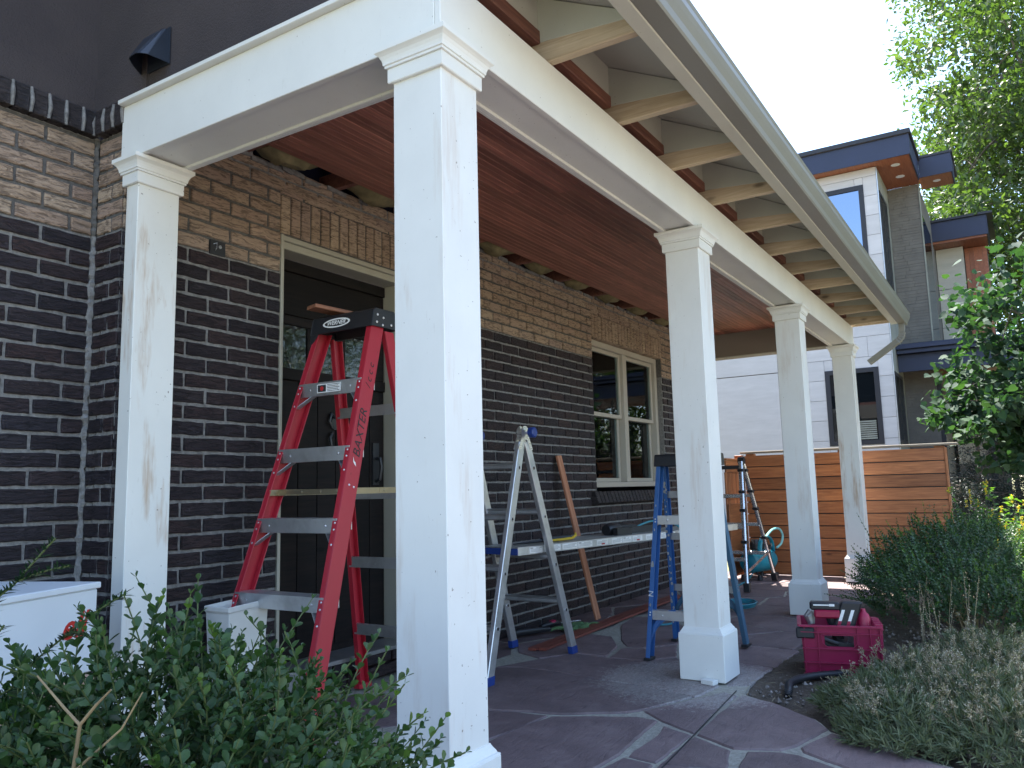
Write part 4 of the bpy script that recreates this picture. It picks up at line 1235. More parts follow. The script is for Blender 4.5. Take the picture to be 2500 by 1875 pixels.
# ---- aluminium folding ladder (A shape)
def aladder(name, label, hy, hz, hx, xf, xr, yn_f, yn_t, yf_f, yf_t, rails, rungz_f, rungz_r, m, hinge):
    t = thing(name, label, 'ladder', ((xf + xr) / 2, (yn_f + yf_f) / 2, 0), 'ladders on the porch')
    for (yb_, yt_, near) in ((yn_f, yn_t, True), (yf_f, yf_t, False)):
        for (xb_, sgn) in ((xf, -1), (xr, 1)):
            b = MB(); p = Vector((xb_, yb_, 0.02)); q = Vector((hx + sgn * 0.028, yt_, hz - 0.05))
            b.bar(p, q, rails[0], rails[1], (1, 0, 0), (0, 1, 0))
            r = b.build('rail', m, t, 0.003)
            h = MB()
            for k in range(4):
                f_ = (0.2, 0.42, 0.65, 0.88)[k]; c = p.lerp(q, f_) + Vector((0, -rails[1] / 2 - 0.0005, 0))
                h.tube([c + Vector((0, 0.004, 0)), c + Vector((0, -0.002, 0))], [0.013, 0.013], 12)
            hh = h.build('rung_end', M['steel'], r)
            h = MB()
            for k in range(4):
                f_ = (0.2, 0.42, 0.65, 0.88)[k]; c = p.lerp(q, f_) + Vector((0, -rails[1] / 2 - 0.003, 0))
                h.tube([c, c + Vector((0, -0.0006, 0))], [0.008, 0.008], 10)
            h.build('rung_hole', M['ink'], r)
            b = MB(); b.bar(Vector((xb_, yb_, 0.0)), p.lerp(q, 0.02), rails[0] + 0.006, rails[1] + 0.006, (1, 0, 0), (0, 1, 0)); b.build('foot', M['navyplastic'], t, 0.003)
    for (xb_, sgn, zs_) in ((xf, -1, rungz_f), (xr, 1, rungz_r)):
        for z in zs_:
            f_ = (z - 0.02) / (hz - 0.07); x = xb_ + (hx + sgn * 0.028 - xb_) * f_
            ya = yn_f + (yn_t - yn_f) * f_; yb2 = yf_f + (yf_t - yf_f) * f_
            b = MB()
            b.loft([[(x - 0.016, y, z - 0.026), (x - 0.010, y, z - 0.032), (x + 0.010, y, z - 0.032), (x + 0.016, y, z - 0.026), (x + 0.013, y, z - 0.01), (x + 0.016, y, z + 0.0), (x + 0.010, y, z + 0.004), (x - 0.010, y, z + 0.004), (x - 0.016, y, z + 0.0), (x - 0.013, y, z - 0.01)] for y in (ya + 0.005, yb2 - 0.005)])
            b.build('rung', M['alu_dull'], t, 0)
    for y in (yn_t, yf_t):
        b = MB(); s = -1 if y == yn_t else 1
        for o in (0.012, -0.018):
            b.tube([(hx, y + o, hz), (hx, y + o + 0.006, hz)], [0.04, 0.04], 16)
            for sg in (-1, 1):
                xx = xf if sg < 0 else xr
                d = (Vector((xx, 0, 0)) - Vector((hx, 0, hz))).normalized()
                b.bar(Vector((hx + sg * 0.012, y + o + 0.003, hz)), Vector((hx + sg * 0.03, y + o + 0.003, hz)) + d * 0.10, 0.03, 0.005, (1, 0, 0), (0, 1, 0))
        hg = b.build('hinge', M['steel'], t)
        b = MB(); b.tube([(hx + 0.005, y - 0.018, hz), (hx + 0.005, y - 0.045, hz)], 0.008, 8); b.build('hinge_pin', M['steel'], hg)
        b = MB(); b.tube([(hx + 0.005, y - 0.040, hz), (hx + 0.005, y - 0.044, hz), (hx + 0.005, y - 0.075, hz), (hx + 0.005, y - 0.080, hz)], [0.020, 0.029, 0.031, 0.024], 9); b.build('hinge_knob', M[hinge], hg)
    return t


aladder('folding_ladder', 'silver aluminium folding ladder with a blue hinge knob, holding the left end of the plank', 0.92, 1.292, 2.005,
        1.565, 2.465, 0.915, 0.945, 1.335, 1.305, (0.062, 0.028), (0.28, 0.575, 0.84, 1.12), (0.335, 0.60, 0.86), M['alu'], 'navyplastic')

# ---- scaffold plank
pa, pb = Vector((2.035, 1.015, 0)), Vector((4.80, 0.60, 0))
pdir = (pb - pa).normalized(); pn = Vector((-pdir.y, pdir.x, 0))
zt2, zb2 = 0.648, 0.600
pk = thing('scaffold_plank', 'ribbed aluminium work plank with a row of safety labels, spanning from the silver folding ladder', 'plank', tuple((pa + pb) / 2 + Vector((0, 0, 0.6))))
b = MB()
b.bar(pa + Vector((0, 0, (zt2 + zb2) / 2)), pb + Vector((0, 0, (zt2 + zb2) / 2)), zt2 - zb2, 0.004, (0, 0, 1), pn)
b.bar(pa + pn * 0.30 + Vector((0, 0, (zt2 + zb2) / 2)), pb + pn * 0.30 + Vector((0, 0, (zt2 + zb2) / 2)), zt2 - zb2, 0.004, (0, 0, 1), pn)
b.build('side_beam', M['alu'], pk, 0.001)
b = MB()
for k in range(11):
    o = pn * (0.014 + k * 0.0272)
    b.bar(pa + o + Vector((0, 0, zt2 - 0.002)), pb + o + Vector((0, 0, zt2 - 0.002)), 0.004, 0.018, (0, 0, 1), pn)
b.bar(pa + pn * 0.15 + Vector((0, 0, zt2 - 0.008)), pb + pn * 0.15 + Vector((0, 0, zt2 - 0.008)), 0.004, 0.29, (0, 0, 1), pn)
b.build('deck', M['alu_dull'], pk)
b = MB(); b.bar(pa - pdir * 0.003 + pn * 0.002 + Vector((0, 0, 0.622)), pa - pdir * 0.003 + pn * 0.298 + Vector((0, 0, 0.622)), 0.036, 0.006, (0, 0, 1)); b.build('end_cap', M['navyplastic'], pk)
u = 0.10
k = 0
while u < 2.6:
    L = random.choice([0.12, 0.15, 0.10])
    q0 = pa + pdir * u - pn * 0.003; q1 = pa + pdir * (u + L) - pn * 0.003; zc = Vector((0, 0, (zt2 + zb2) / 2))
    b = MB(); b.bar(q0 + zc, q1 + zc, 0.034, 0.0012, (0, 0, 1), pn)
    for j in range(4):
        zz = Vector((0, 0, (zt2 + zb2) / 2 + 0.011 - j * 0.0065)); s_ = 0.008 + 0.05 * (j == 0); e_ = random.uniform(0.006, 0.03)
        b.bar(q0 + pdir * s_ - pn * 0.001 + zz, q1 - pdir * e_ - pn * 0.001 + zz, 0.0022, 0.0008, (0, 0, 1), pn, mi=1)
    if k % 3 == 1: b.bar(q0 + pdir * 0.05 - pn * 0.0015 + zc - Vector((0, 0, 0.010)), q0 + pdir * 0.085 - pn * 0.0015 + zc - Vector((0, 0, 0.010)), 0.009, 0.0008, (0, 0, 1), pn, mi=2)
    elif k % 3 == 0: b.bar(q0 + pdir * 0.006 - pn * 0.0015 + zc + Vector((0, 0, 0.011)), q0 + pdir * 0.03 - pn * 0.0015 + zc + Vector((0, 0, 0.011)), 0.006, 0.0008, (0, 0, 1), pn, mi=1)
    b.build('safety_label', None, pk, mats=[M['wht'], M['alu_dull'], M['redink']])
    u += L + random.choice([0.012, 0.02, 0.05]); k += 1

# ---- things on the plank
def onplank(u, v, z=0.0): return pa + pdir * u + pn * v + Vector((0, 0, zt2 + z))
kn = thing('utility_knife', 'black and yellow tool lying on the plank behind the silver ladder leg', 'tool', tuple(onplank(0.62, 0.1)))
b = MB(); b.tube([onplank(0.34, 0.10, 0.018), onplank(0.48, 0.09, 0.02), onplank(0.60, 0.08, 0.022)], [0.014, 0.018, 0.016], 8); b.build('grip', M['blk'], kn, 0, True)
b = MB(); b.tube([onplank(0.36, 0.085, 0.012), onplank(0.50, 0.072, 0.012), onplank(0.60, 0.065, 0.014), onplank(0.635, 0.062, 0.03), onplank(0.64, 0.068, 0.045)], [0.006, 0.008, 0.009, 0.009, 0.006], 7); b.build('trim', M['yellowplastic'], kn, 0, True)
b = MB(); b.tube([onplank(0.1, 0.12, 0.008), onplank(0.22, 0.115, 0.010), onplank(0.34, 0.10, 0.014)], [0.003, 0.008, 0.010], 6); b.build('blade', M['blk'], kn)
gun = thing('nail_gun', 'black air nail gun lying on the plank with a teal hose', 'nail gun', tuple(onplank(1.35, 0.16)))
c0 = onplank(1.25, 0.17, 0.035)
b = MB(); b.tube([onplank(1.10, 0.15, 0.035), onplank(1.13, 0.15, 0.035), onplank(1.24, 0.16, 0.036), onplank(1.27, 0.16, 0.036)], [0.036, 0.047, 0.044, 0.034], 10); b.build('cylinder_head', M['blk'], gun, 0, True)
b = MB(); b.tube([onplank(1.27, 0.16, 0.036), onplank(1.42, 0.17, 0.034), onplank(1.5, 0.17, 0.03)], [0.036, 0.034, 0.026], 8); b.bar(onplank(1.3, 0.16, 0.02), onplank(1.66, 0.10, 0.026), 0.045, 0.024, (0, 0, 1)); b.build('handle', M['blk'], gun, 0, True)
b = MB(); b.obox(onplank(1.2, 0.08, 0.02), pdir * 0.09, pn * 0.02, (0, 0, 0.03)); b.build('magazine', M['blk'], gun, 0.003)
b = MB(); b.obox(onplank(1.16, 0.128, 0.05), pdir * 0.022, pn * 0.003, (0, 0, 0.006)); b.build('silver_clip', M['steel'], gun)
hs = MB()
P_ = [onplank(1.5, 0.17, 0.035), onplank(1.62, 0.10, 0.075), onplank(1.72, 0.0, 0.06), onplank(1.80, -0.07, -0.02), onplank(1.86, -0.10, -0.18), Vector((3.80, 0.62, 0.3)), Vector((3.72, 0.62, 0.15)), Vector((3.6, 0.70, 0.03)), Vector((3.55, 0.85, 0.009)), Vector((3.8, 0.95, 0.009)),
      Vector((4.3, 0.85, 0.009)), Vector((4.6, 0.55, 0.009))]
def smooth_path(P, k=6):
    P = [Vector(p) for p in P]; out = []
    for i in range(len(P) - 1):
        p0, p1, p2, p3 = P[max(i - 1, 0)], P[i], P[i + 1], P[min(i + 2, len(P) - 1)]
        for s in range(k):
            t_ = s / k
            out.append(0.5 * ((2 * p1) + (-p0 + p2) * t_ + (2 * p0 - 5 * p1 + 4 * p2 - p3) * t_ ** 2 + (-p0 + 3 * p1 - 3 * p2 + p3) * t_ ** 3))
    out.append(P[-1]); return out
loops = []
for k in range(40):
    a = k / 40 * 2 * math.pi * 3.2
    loops.append(Vector((4.62 + math.cos(a + 2.6) * (0.13 + 0.012 * k / 8), 0.56 + math.sin(a + 2.6) * (0.11 + 0.004 * k / 8), 0.010 + 0.012 * (k / 12.5))))
path = smooth_path(P_) + loops + smooth_path([loops[-1], (5.0, 0.7, 0.02), (5.6, 0.95, 0.009), (6.3, 1.0, 0.009), (6.55, 0.98, 0.10)])
hs.tube(path, 0.0075, 7)
tag(hs.build('air_hose', M['teal_hose'], None, 0, True), 'teal air hose running down from the nail gun to a coil behind the blue ladder', 'hose')

# ---- blue stepladder
blu = thing('stepladder', 'paint-splashed blue stepladder with a dark cap standing behind the white column', 'ladder', (2.8, 0.26, 0), 'ladders on the porch')
BH_ = 1.12
FLb = lambda z, s: Vector((2.455 + 0.215 * z / BH_, 0.25 + s * (0.20 - 0.035 * z / BH_), z))
RLb = lambda z, s: Vector((3.125 - 0.235 * z / BH_, 0.288 + s * (0.235 - 0.07 * z / BH_), z))
for s in (1, -1):
    b = MB(); channel(b, FLb(0.015, s), FLb(BH_, s), (0, -s, 0), (1, 0, 0), 0.066, 0.026, 0.004); r = b.build('front_rail', M['blue_fg'], blu, 0.001)
    rv = MB()
    for z in (0.26, 0.245, 0.78, 0.765): rivet(rv, FLb(z, s) + Vector((0, -s * 0.013, 0)), (-1, 0, 0))
    rv.build('rivets', M['steel'], r)
    if s > 0:
        spl = MB()
        for (z, rr0) in ((0.52, 0.018), (0.30, 0.009), (0.86, 0.006), (0.72, 0.007), (0.36, 0.007)):
            c = FLb(z, s) + Vector((-0.0015, -0.012, 0)); n_ = 9
            spl.prism([c + Vector((0, math.cos(2 * math.pi * i / n_) * rr0 * random.uniform(.6, 1.0) * 0.7, math.sin(2 * math.pi * i / n_) * rr0 * random.uniform(.7, 1.5))) for i in range(n_)], (-0.0006, 0, 0))
        spl.build('paint_splash', M['alu_dull'], r)
        me = text_mesh("N", 0.045, 0.1, 0.0002); meshobj('rail_lettering', me, M['wht'], r, axes_M(FLb(0.36, s) + Vector((-0.0016, -0.014, 0.0)), (0.12, 0, 1), (0, 1, 0), (-1, 0, 0.12)))
    b = MB(); b.obox(FLb(0.008, s) + Vector((0.03, -s * 0.012, 0)), (0.042, 0, 0), (0, 0.02, 0), (0, 0, 0.008)); b.build('foot', M['blk'], blu, 0.002)
    b = MB(); channel(b, RLb(0.015, s) - Vector((0.055, 0, 0)), RLb(BH_, s) - Vector((0.055, 0, 0)), (0, -s, 0), (1, 0, 0), 0.055, 0.026, 0.004); r = b.build('rear_rail', M['teal_fg'] if s < 0 else M['blue_fg'], blu, 0.001)
    if s > 0:
        spl = MB(); rs = random.Random(5)
        for _ in range(46):
            z = rs.uniform(0.12, 1.0); c = RLb(z, s) + Vector((-0.0565 - 0, 0, 0)); rr0 = rs.uniform(0.0025, 0.008)
            c += Vector((0, -rs.uniform(0.004, 0.022), 0)); n_ = 7
            spl.prism([c + Vector((0, math.cos(2 * math.pi * i / n_) * rr0, math.sin(2 * math.pi * i / n_) * rr0 * 1.4)) for i in range(n_)], (-0.0006, 0, 0))
        tag(spl.build('paint_spots', M['alu_dull'], r), kind='stuff')
    else:
        d_ = (RLb(0.6, s) - RLb(0.3, s)).normalized(); zax = Vector((0, -1, 0)); zax = (zax - d_ * zax.dot(d_)).normalized()
        me = text_mesh("WERNER", 0.036, 0.15, 0.0002); meshobj('rail_lettering', me, M['alu_dull'], r, axes_M(RLb(0.40, s) + Vector((-0.028, -0.0012, 0)), -d_, zax.cross(-d_), zax))
    b = MB(); b.obox(RLb(0.008, s) + Vector((-0.03, -s * 0.012, 0)), (0.042, 0, 0), (0, 0.02, 0), (0, 0, 0.008)); b.build('foot', M['blk'], blu, 0.002)
    # curved gusset from rail foot to the lowest step or bar
    for (fn, xo_, z0_, z1_, m_) in ((FLb, 0.03, 0.03, 0.235, M['blue_fg']), (RLb, -0.03, 0.03, 0.30, M['teal_fg'])):
        inner = []; outer = []
        for k in range(7):
            a = k / 6 * math.pi / 2
            p = fn(z0_ + (z1_ - z0_) * math.sin(a), s); p = Vector((p.x + xo_, p.y - s * (0.008 + 0.15 * (1 - math.cos(a))), p.z))
            inner.append(p); outer.append(p + Vector((0, s * 0.002, 0.045)) if k > 2 else Vector((p.x, fn(p.z, s).y - s * 0.006, p.z + 0.03)))
        b = MB(); b.prism(inner + outer[::-1], (0.0035, 0, 0)); b.build('gusset', m_, blu)
for z in (0.27, 0.80):
    b = MB(); p = FLb(z, 1); q = FLb(z, -1)
    b.hexa([q + Vector((0, 0.004, -0.05)), q + Vector((0.004, 0.004, -0.05)), p + Vector((0.004, -0.004, -0.05)), p + Vector((0, -0.004, -0.05)), q + Vector((0, 0.004, 0)), q + Vector((0.06, 0.004, 0)), p + Vector((0.06, -0.004, 0)), p + Vector((0, -0.004, 0))])
    for j in range(4): b.box(p.x - 0.0015, p.x - 0.0001, q.y + 0.01, p.y - 0.01, z - 0.045 + 0.011 * j, z - 0.041 + 0.011 * j)
    so = b.build('step', M['alu'], blu)
    rv = MB(); rivet(rv, (p.x - 0.001, p.y - 0.085, z - 0.025), (-1, 0, 0), 0.008); rv.build('rivets', M['steel'], so)
b = MB(); b.bar(FLb(0.74, 1) + Vector((0.03, -0.01, 0)), Vector((2.66, 0.35, 0.80)), 0.016, 0.003, (1, 0, 0)); b.build('step_brace', M['alu'], blu)
for z in (0.34, 0.66, 0.92):
    b = MB(); p, q = RLb(z, 1), RLb(z, -1); b.bar(p - Vector((0.03, 0.006, 0)), q + Vector((-0.03, 0.006, 0)), 0.042, 0.004, (0, 0, 1), (1, 0, 0)); b.build('rear_bar', M['alu_dull'], blu)
b = MB(); cxL, cxR = FLb(BH_, 1).x - 0.012, RLb(BH_, 1).x + 0.010; yT, yBt = FLb(BH_, 1).y + 0.012, FLb(BH_, -1).y - 0.012
b.prism([(cxL - 0.006, yBt, BH_ - 0.03), (cxL + 0.008, yBt, BH_ + 0.035), (cxL + 0.016, yBt, BH_ + 0.042), (cxR - 0.016, yBt, BH_ + 0.042), (cxR - 0.008, yBt, BH_ + 0.035), (cxR + 0.006, yBt, BH_ - 0.03)], (0, yT - yBt, 0))
b.build('cap', M['blk'], blu, 0.003)

# ---- telescoping ladder at the far end
tl = thing('telescoping_ladder', 'chrome and black telescoping ladder standing open in front of the teal air compressor', 'ladder', (6.04, 1.05, 0), 'ladders on the porch')
for (yb_, yt_) in ((0.775, 0.90), (1.33, 1.20)):
    for (xb_, sg) in ((5.557, -1), (6.528, 1)):
        p = Vector((xb_, yb_, 0.03)); q = Vector((6.04 + sg * 0.03, yt_, 1.19))
        b = MB(); b.tube([p, p.lerp(q, 0.34)], 0.0185, 10); b.tube([p.lerp(q, 0.34), p.lerp(q, 0.62)], 0.0215, 10); b.tube([p.lerp(q, 0.62), q], 0.0245, 10)
        r = b.build('rail', M['chrome'], tl, 0, True)
        b = MB(); d = (q - p).normalized()
        b.bar(p.lerp(q, 0.05) + Vector((-0.002, -0.020, 0)), p.lerp(q, 0.95) + Vector((-0.002, -0.026, 0)), 0.010, 0.0015, (1, 0, 0), (0, 1, 0)); b.build('printed_stripe', M['ink'], r)
        for f_ in (0.35, 0.60, 0.75, 0.93):
            b = MB(); b.bar(p.lerp(q, f_ - 0.012), p.lerp(q, f_ + 0.012), 0.06, 0.06, (1, 0, 0), (0, 1, 0)); b.build('collar', M['blk'], tl, 0.006)
        b = MB(); b.bar(Vector((xb_, yb_, 0)), p.lerp(q, 0.04), 0.06, 0.055, (1, 0, 0), (0, 1, 0)); b.build('foot', M['blk'], tl, 0.004)
    b = MB(); b.tube([(6.04, yt_ - 0.03, 1.205), (6.04, yt_ + 0.03, 1.205)], 0.036, 12); b.build('hinge', M['blk'], tl)
for (xb_, sg) in ((5.557, -1), (6.528, 1)):
    for k, z in enumerate((0.28, 0.57, 0.86, 1.14)):
        f_ = (z - 0.03) / 1.16; x = xb_ + (6.04 + sg * 0.03 - xb_) * f_
        ya = 0.775 + 0.125 * f_; yb2 = 1.33 - 0.13 * f_
        b = MB(); b.loft([[(x - 0.02 * c_, y, z - 0.018 * s2) for c_, s2 in ((1, 1), (-1, 1), (-1, -1), (1, -1))] if 0 else [(x - 0.022, y, z - 0.017), (x + 0.022, y, z - 0.017), (x + 0.017, y, z + 0.017), (x - 0.017, y, z + 0.017)] for y in (ya, yb2)])
        b.build('rung', M['blk'] if z > 1 else M['chrome'], tl, 0.004)
b = MB(); b.bar((5.62, 0.79, 0.16), (6.46, 0.79, 0.30), 0.022, 0.010, (0, 0, 1)); b.build('stay_bar', M['chrome'], tl)
# black pole and a dark work cap beyond the ladders
b = MB(); b.tube([(5.55, 1.02, 0.30), (5.55, 1.02, 1.07)], 0.016, 8); b.tube([(5.55, 1.02, 0.0), (5.55, 1.02, 0.30)], 0.012, 8)
tag(b.build('pole', M['blk'], None, 0, True), 'thin black pole standing upright behind the far ladder', 'pole')
b = MB(); b.sphere((4.72, 0.74, 0.675), 0.06, 12, 6, (1.3, 0.9, 0.55)); b.obox((4.65, 0.70, 0.658), (0.05, 0, 0), (0, 0.04, 0), (0, 0, 0.004))
tag(b.build('work_cap', m_simple("dark_green_cloth", (0.03, 0.05, 0.04), 0.9), None, 0, True), 'dark green cap lying on the far end of the plank', 'cap')

# ---- boards
bd = board('loose_board', (3.575, 1.30, 0.012), (3.502, 1.55, 1.222), 0.072, 0.016, (1, 0, 0), M['cedar_loose'], None, groove=True); bd.name = 'cedar_board'
tag(bd, 'narrow cedar board leaning upright against the brick wall behind the plank', 'board')
for k, (dx, dy, dz) in enumerate(((0, 0, 0), (0.03, -0.055, 0.0))):
    bd = board('loose_board', (2.405 + dx, 1.165 + dy, 0.012 + dz), (4.95 + dx, 1.262 + dy, 0.012 + dz), 0.052, 0.016, (0, 1, 0.0), M['redboard'], None, groove=True); bd.name = 'floor_board'
    tag(bd, ['long dark red board on the stones, the one nearer the brick wall', 'long dark red board on the stones, the one nearer the columns'][k], 'board', 'dark red boards on the floor')

# ---- small things on the floor
b = MB()
n_ = 15; vs = []; fs = []
rs = random.Random(3)
for j in range(n_):
    for i in range(n_):
        u, v = i / (n_ - 1) - .5, j / (n_ - 1) - .5
        x = 3.20 + u * 0.30 + 0.02 * math.sin(v * 9) - v * 0.05; y = 1.29 + v * 0.17 + 0.02 * math.sin(u * 8)
        z = 0.006 + 0.030 * abs(math.sin(u * 9 + v * 3)) * (1 - abs(u) * 1.5) + 0.014 * abs(math.sin(v * 12 + u * 4))
        vs.append((x, y, z))
fs = [(j * n_ + i, j * n_ + i + 1, (j + 1) * n_ + i + 1, (j + 1) * n_ + i) for j in range(n_ - 1) for i in range(n_ - 1)]
b.add(vs, fs); o = b.build('rag', M['rag'], None, 0, True); md = o.modifiers.new("thickness", 'SOLIDIFY'); md.thickness = 0.003
tag(o, 'crumpled green rag on the stones by the ladder leg', 'rag')
sd_ = thing('screwdriver', 'screwdriver with a black and magenta handle lying by the green rag', 'screwdriver', (3.35, 1.45, 0))
b = MB(); b.tube([(3.08, 1.50, 0.018), (3.12, 1.49, 0.024), (3.24, 1.46, 0.026), (3.27, 1.45, 0.02)], [0.016, 0.022, 0.022, 0.012], 9); b.build('handle', M['blk'], sd_, 0, True)
b = MB(); b.tube([(3.14, 1.486, 0.028), (3.2, 1.471, 0.034), (3.25, 1.457, 0.028)], [0.012, 0.022, 0.012], 9); b.build('grip', M['crate_tool'], sd_, 0, True)
b = MB(); b.tube([(3.27, 1.45, 0.022), (3.47, 1.39, 0.014)], 0.0035, 6); b.build('shaft', M['chrome'], sd_)
mt = thing('multi_tool', 'black power tool lying on the stones behind the silver ladder leg', 'tool', (2.95, 1.45, 0))
b = MB(); b.tube([(2.70, 1.50, 0.03), (2.74, 1.49, 0.034), (2.90, 1.43, 0.030), (3.02, 1.39, 0.022)], [0.018, 0.028, 0.024, 0.014], 9); b.build('body', M['blk'], mt, 0, True)
b = MB(); b.tube([(3.02, 1.39, 0.02), (3.10, 1.365, 0.012)], 0.005, 6); b.build('chuck', M['chrome'], mt)

# ---- air compressor
ac = thing('air_compressor', 'teal air compressor with a round tank beside the cedar fence', 'compressor', (6.68, 0.98, 0))
b = MB(); b.tube([(6.42, 1.02, 0.18), (6.44, 1.015, 0.18), (6.50, 1.01, 0.18), (6.85, 0.93, 0.18), (6.91, 0.92, 0.18), (6.93, 0.915, 0.18)], [0.03, 0.09, 0.115, 0.115, 0.09, 0.03], 18); b.build('tank', M['teal'], ac, 0, True)
b = MB(); b.tube(smooth_path([(6.58, 0.93, 0.27), (6.60, 0.92, 0.38), (6.72, 0.90, 0.43), (6.86, 0.88, 0.38), (6.92, 0.88, 0.26)]), [0.024] * 25, 8, flat=0.6); b.build('roll_cage', M['teal'], ac, 0, True)
b = MB(); b.tube([(6.62, 0.98, 0.30), (6.62, 0.98, 0.36), (6.62, 0.98, 0.40)], [0.06, 0.06, 0.04], 10); b.box(6.66, 6.84, 0.93, 1.02, 0.28, 0.35); b.tube([(6.75, 0.89, 0.31), (6.75, 0.86, 0.31)], 0.03, 12); b.build('motor', M['blk'], ac, 0.004)
b = MB(); b.tube([(6.84, 0.88, 0.33), (6.84, 0.87, 0.33)], 0.022, 12); b.tube([(6.78, 0.9, 0.26), (6.86, 0.86, 0.24)], 0.012, 8); b.build('gauge', M['chrome'], ac)
for (x, y) in ((6.50, 0.92), (6.84, 0.84), (6.50, 1.09), (6.86, 1.0)):
    b = MB(); b.tube([(x, y, 0.0), (x, y, 0.05)], [0.028, 0.02], 10); b.bar((x, y, 0.04), (x, 0.97, 0.11), 0.03, 0.006, (1, 0, 0)); b.build('foot', M['blk'], ac)
b = MB(); b.tube(smooth_path([(6.5, 0.85, 0.40), (6.58, 0.84, 0.45), (6.75, 0.82, 0.50), (6.92, 0.80, 0.49), (6.99, 0.79, 0.42), (6.95, 0.80, 0.34), (6.88, 0.83, 0.30)]), 0.012, 7)
tag(b.build('short_hose', M['teal_light'], None, 0, True), 'pale teal looped hose arching over the air compressor', 'hose')

# ---- magenta crate with tools
fd = Vector((0.24, -0.97, 0)).normalized(); sdv = Vector((0.97, 0.24, 0)).normalized()
c00 = Vector((2.565, -0.385, -0.025))
cr = thing('crate', 'magenta ribbed plastic crate full of tools, standing on the soil beside the column', 'crate', tuple(c00 + fd * 0.19 + sdv * 0.14))
CW, CD, CH = 0.385, 0.31, 0.262
def cpt(u, v, z): return c00 + fd * u + sdv * v + Vector((0, 0, z))
def wallq(b, u0, v0, u1, v1, z0, z1, th, taper=0.012):
    cu, cv = CW / 2, CD / 2
    def T(u, v, z):
        k = taper * (1 - z / CH)
        return cpt(u + (k if u < cu else -k) * (abs(u - cu) > cu * 0.8), v + (k if v < cv else -k) * (abs(v - cv) > cv * 0.8), z)
    n_ = (Vector((u1 - u0, v1 - v0, 0))).normalized(); pr_ = Vector((-n_.y, n_.x, 0)) * th
    q = [(u0, v0), (u1, v1), (u1 + pr_.x, v1 + pr_.y), (u0 + pr_.x, v0 + pr_.y)]
    b.hexa([T(*p, z0) for p in q] + [T(*p, z1) for p in q])
b = MB()
# front wall (facing the camera side) with a hand hole
wallq(b, 0, 0, CW, 0, 0.012, 0.155, 0.004)
wallq(b, 0, 0, 0.115, 0, 0.155, 0.215, 0.004); wallq(b, 0.255, 0, CW, 0, 0.155, 0.215, 0.004); wallq(b, 0, 0, CW, 0, 0.215, 0.255, 0.004)
wallq(b, CW, 0, CW, CD, 0.012, 0.215, 0.004); wallq(b, CW, CD, 0, CD, 0.012, 0.255, 0.004); wallq(b, 0, CD, 0, 0, 0.012, 0.255, 0.004)
b.hexa([cpt(0.012, 0.012, 0.0), cpt(CW - 0.012, 0.012, 0.0), cpt(CW - 0.012, CD - 0.012, 0.0), cpt(0.012, CD - 0.012, 0.0), cpt(0.008, 0.008, 0.012), cpt(CW - 0.008, 0.008, 0.012), cpt(CW - 0.008, CD - 0.008, 0.012), cpt(0.008, CD - 0.008, 0.012)])
body = b.build('body', M['crate'], cr, 0.0)
b = MB()
for z in (0.018, 0.075, 0.145):
    b.bar(cpt(0.004, -0.003, z), cpt(CW - 0.004, -0.003, z), 0.005, 0.016, (0, 0, 1), sdv)
    b.bar(cpt(CW + 0.003, 0.004, z), cpt(CW + 0.003, CD - 0.004, z), 0.004, 0.009, (0, 0, 1), fd)
for u in (0.018, 0.085, 0.275, 0.335, CW - 0.004):
    b.bar(cpt(u, -0.003, 0.014), cpt(u, -0.006, 0.25), 0.004, 0.015, fd, sdv)
for v in (0.01, 0.05, 0.13, 0.20, 0.255):
    b.bar(cpt(CW + 0.003, v, 0.014), cpt(CW + 0.005, v, 0.25), 0.0035, 0.009, sdv, fd)
b.build('ribs', M['crate'], body)
b = MB()
for (p, q, dd) in ((cpt(-0.008, -0.004, 0.258), cpt(CW + 0.008, -0.004, 0.258), sdv), (cpt(-0.008, CD + 0.004, 0.258), cpt(CW + 0.008, CD + 0.004, 0.258), sdv), (cpt(-0.004, -0.0, 0.2585), cpt(-0.004, CD, 0.2585), fd), (cpt(CW + 0.004, 0, 0.2475), cpt(CW + 0.004, CD, 0.2475), fd)):
    b.bar(p, q, 0.008, 0.020, (0, 0, 1), dd)
b.bar(cpt(0.0, -0.008, 0.228), cpt(CW + 0.006, -0.008, 0.222), 0.004, 0.012, (0, 0, 1), sdv)
for k in range(5): b.obox(cpt(CW - 0.004, 0.03 + k * 0.052, 0.262), fd * 0.018, sdv * 0.010, (0, 0, 0.008))
b.build('rim', M['crate'], body)
b = MB(); th_ = 0.006
hole = [(0.10, 0.215), (0.27, 0.215), (0.27, 0.172), (0.25, 0.150), (0.13, 0.150), (0.105, 0.172)]
for i in range(6):
    p, q = hole[i], hole[(i + 1) % 6]
    b.bar(cpt(p[0], -0.005, p[1]), cpt(q[0], -0.005, q[1]), 0.004, 0.010, (0, 0, 1) if abs(p[1] - q[1]) < 0.01 else fd, sdv)
b.build('handle_rim', M['crate'], body)
b = MB(); b.obox(cpt(0.022, 0.0, 0.222), fd * 0.045, sdv * 0.014, (0, 0, 0.027)); b.build('corner_bracket', M['blk'], body, 0.006)
b = MB()
def cl(u, z): return cpt(CW + 0.0085, 0.045 + u * 0.04, 0.155 + z * 0.055)
b.prism([cl(0.0, 0.55), cl(0.55, 1.0), cl(0.62, 0.85), cl(0.15, 0.4)], fd * 0.001)
b.prism([cl(0.1, 0.25), cl(0.75, 0.75), cl(0.8, 0.6), cl(0.2, 0.05)], fd * 0.001)
b.prism([cl(0.2, 0.05), cl(1.0, 0.15), cl(0.95, -0.02), cl(0.2, -0.08)], fd * 0.001)
b.build('arrow_logo', M['wht'], body)
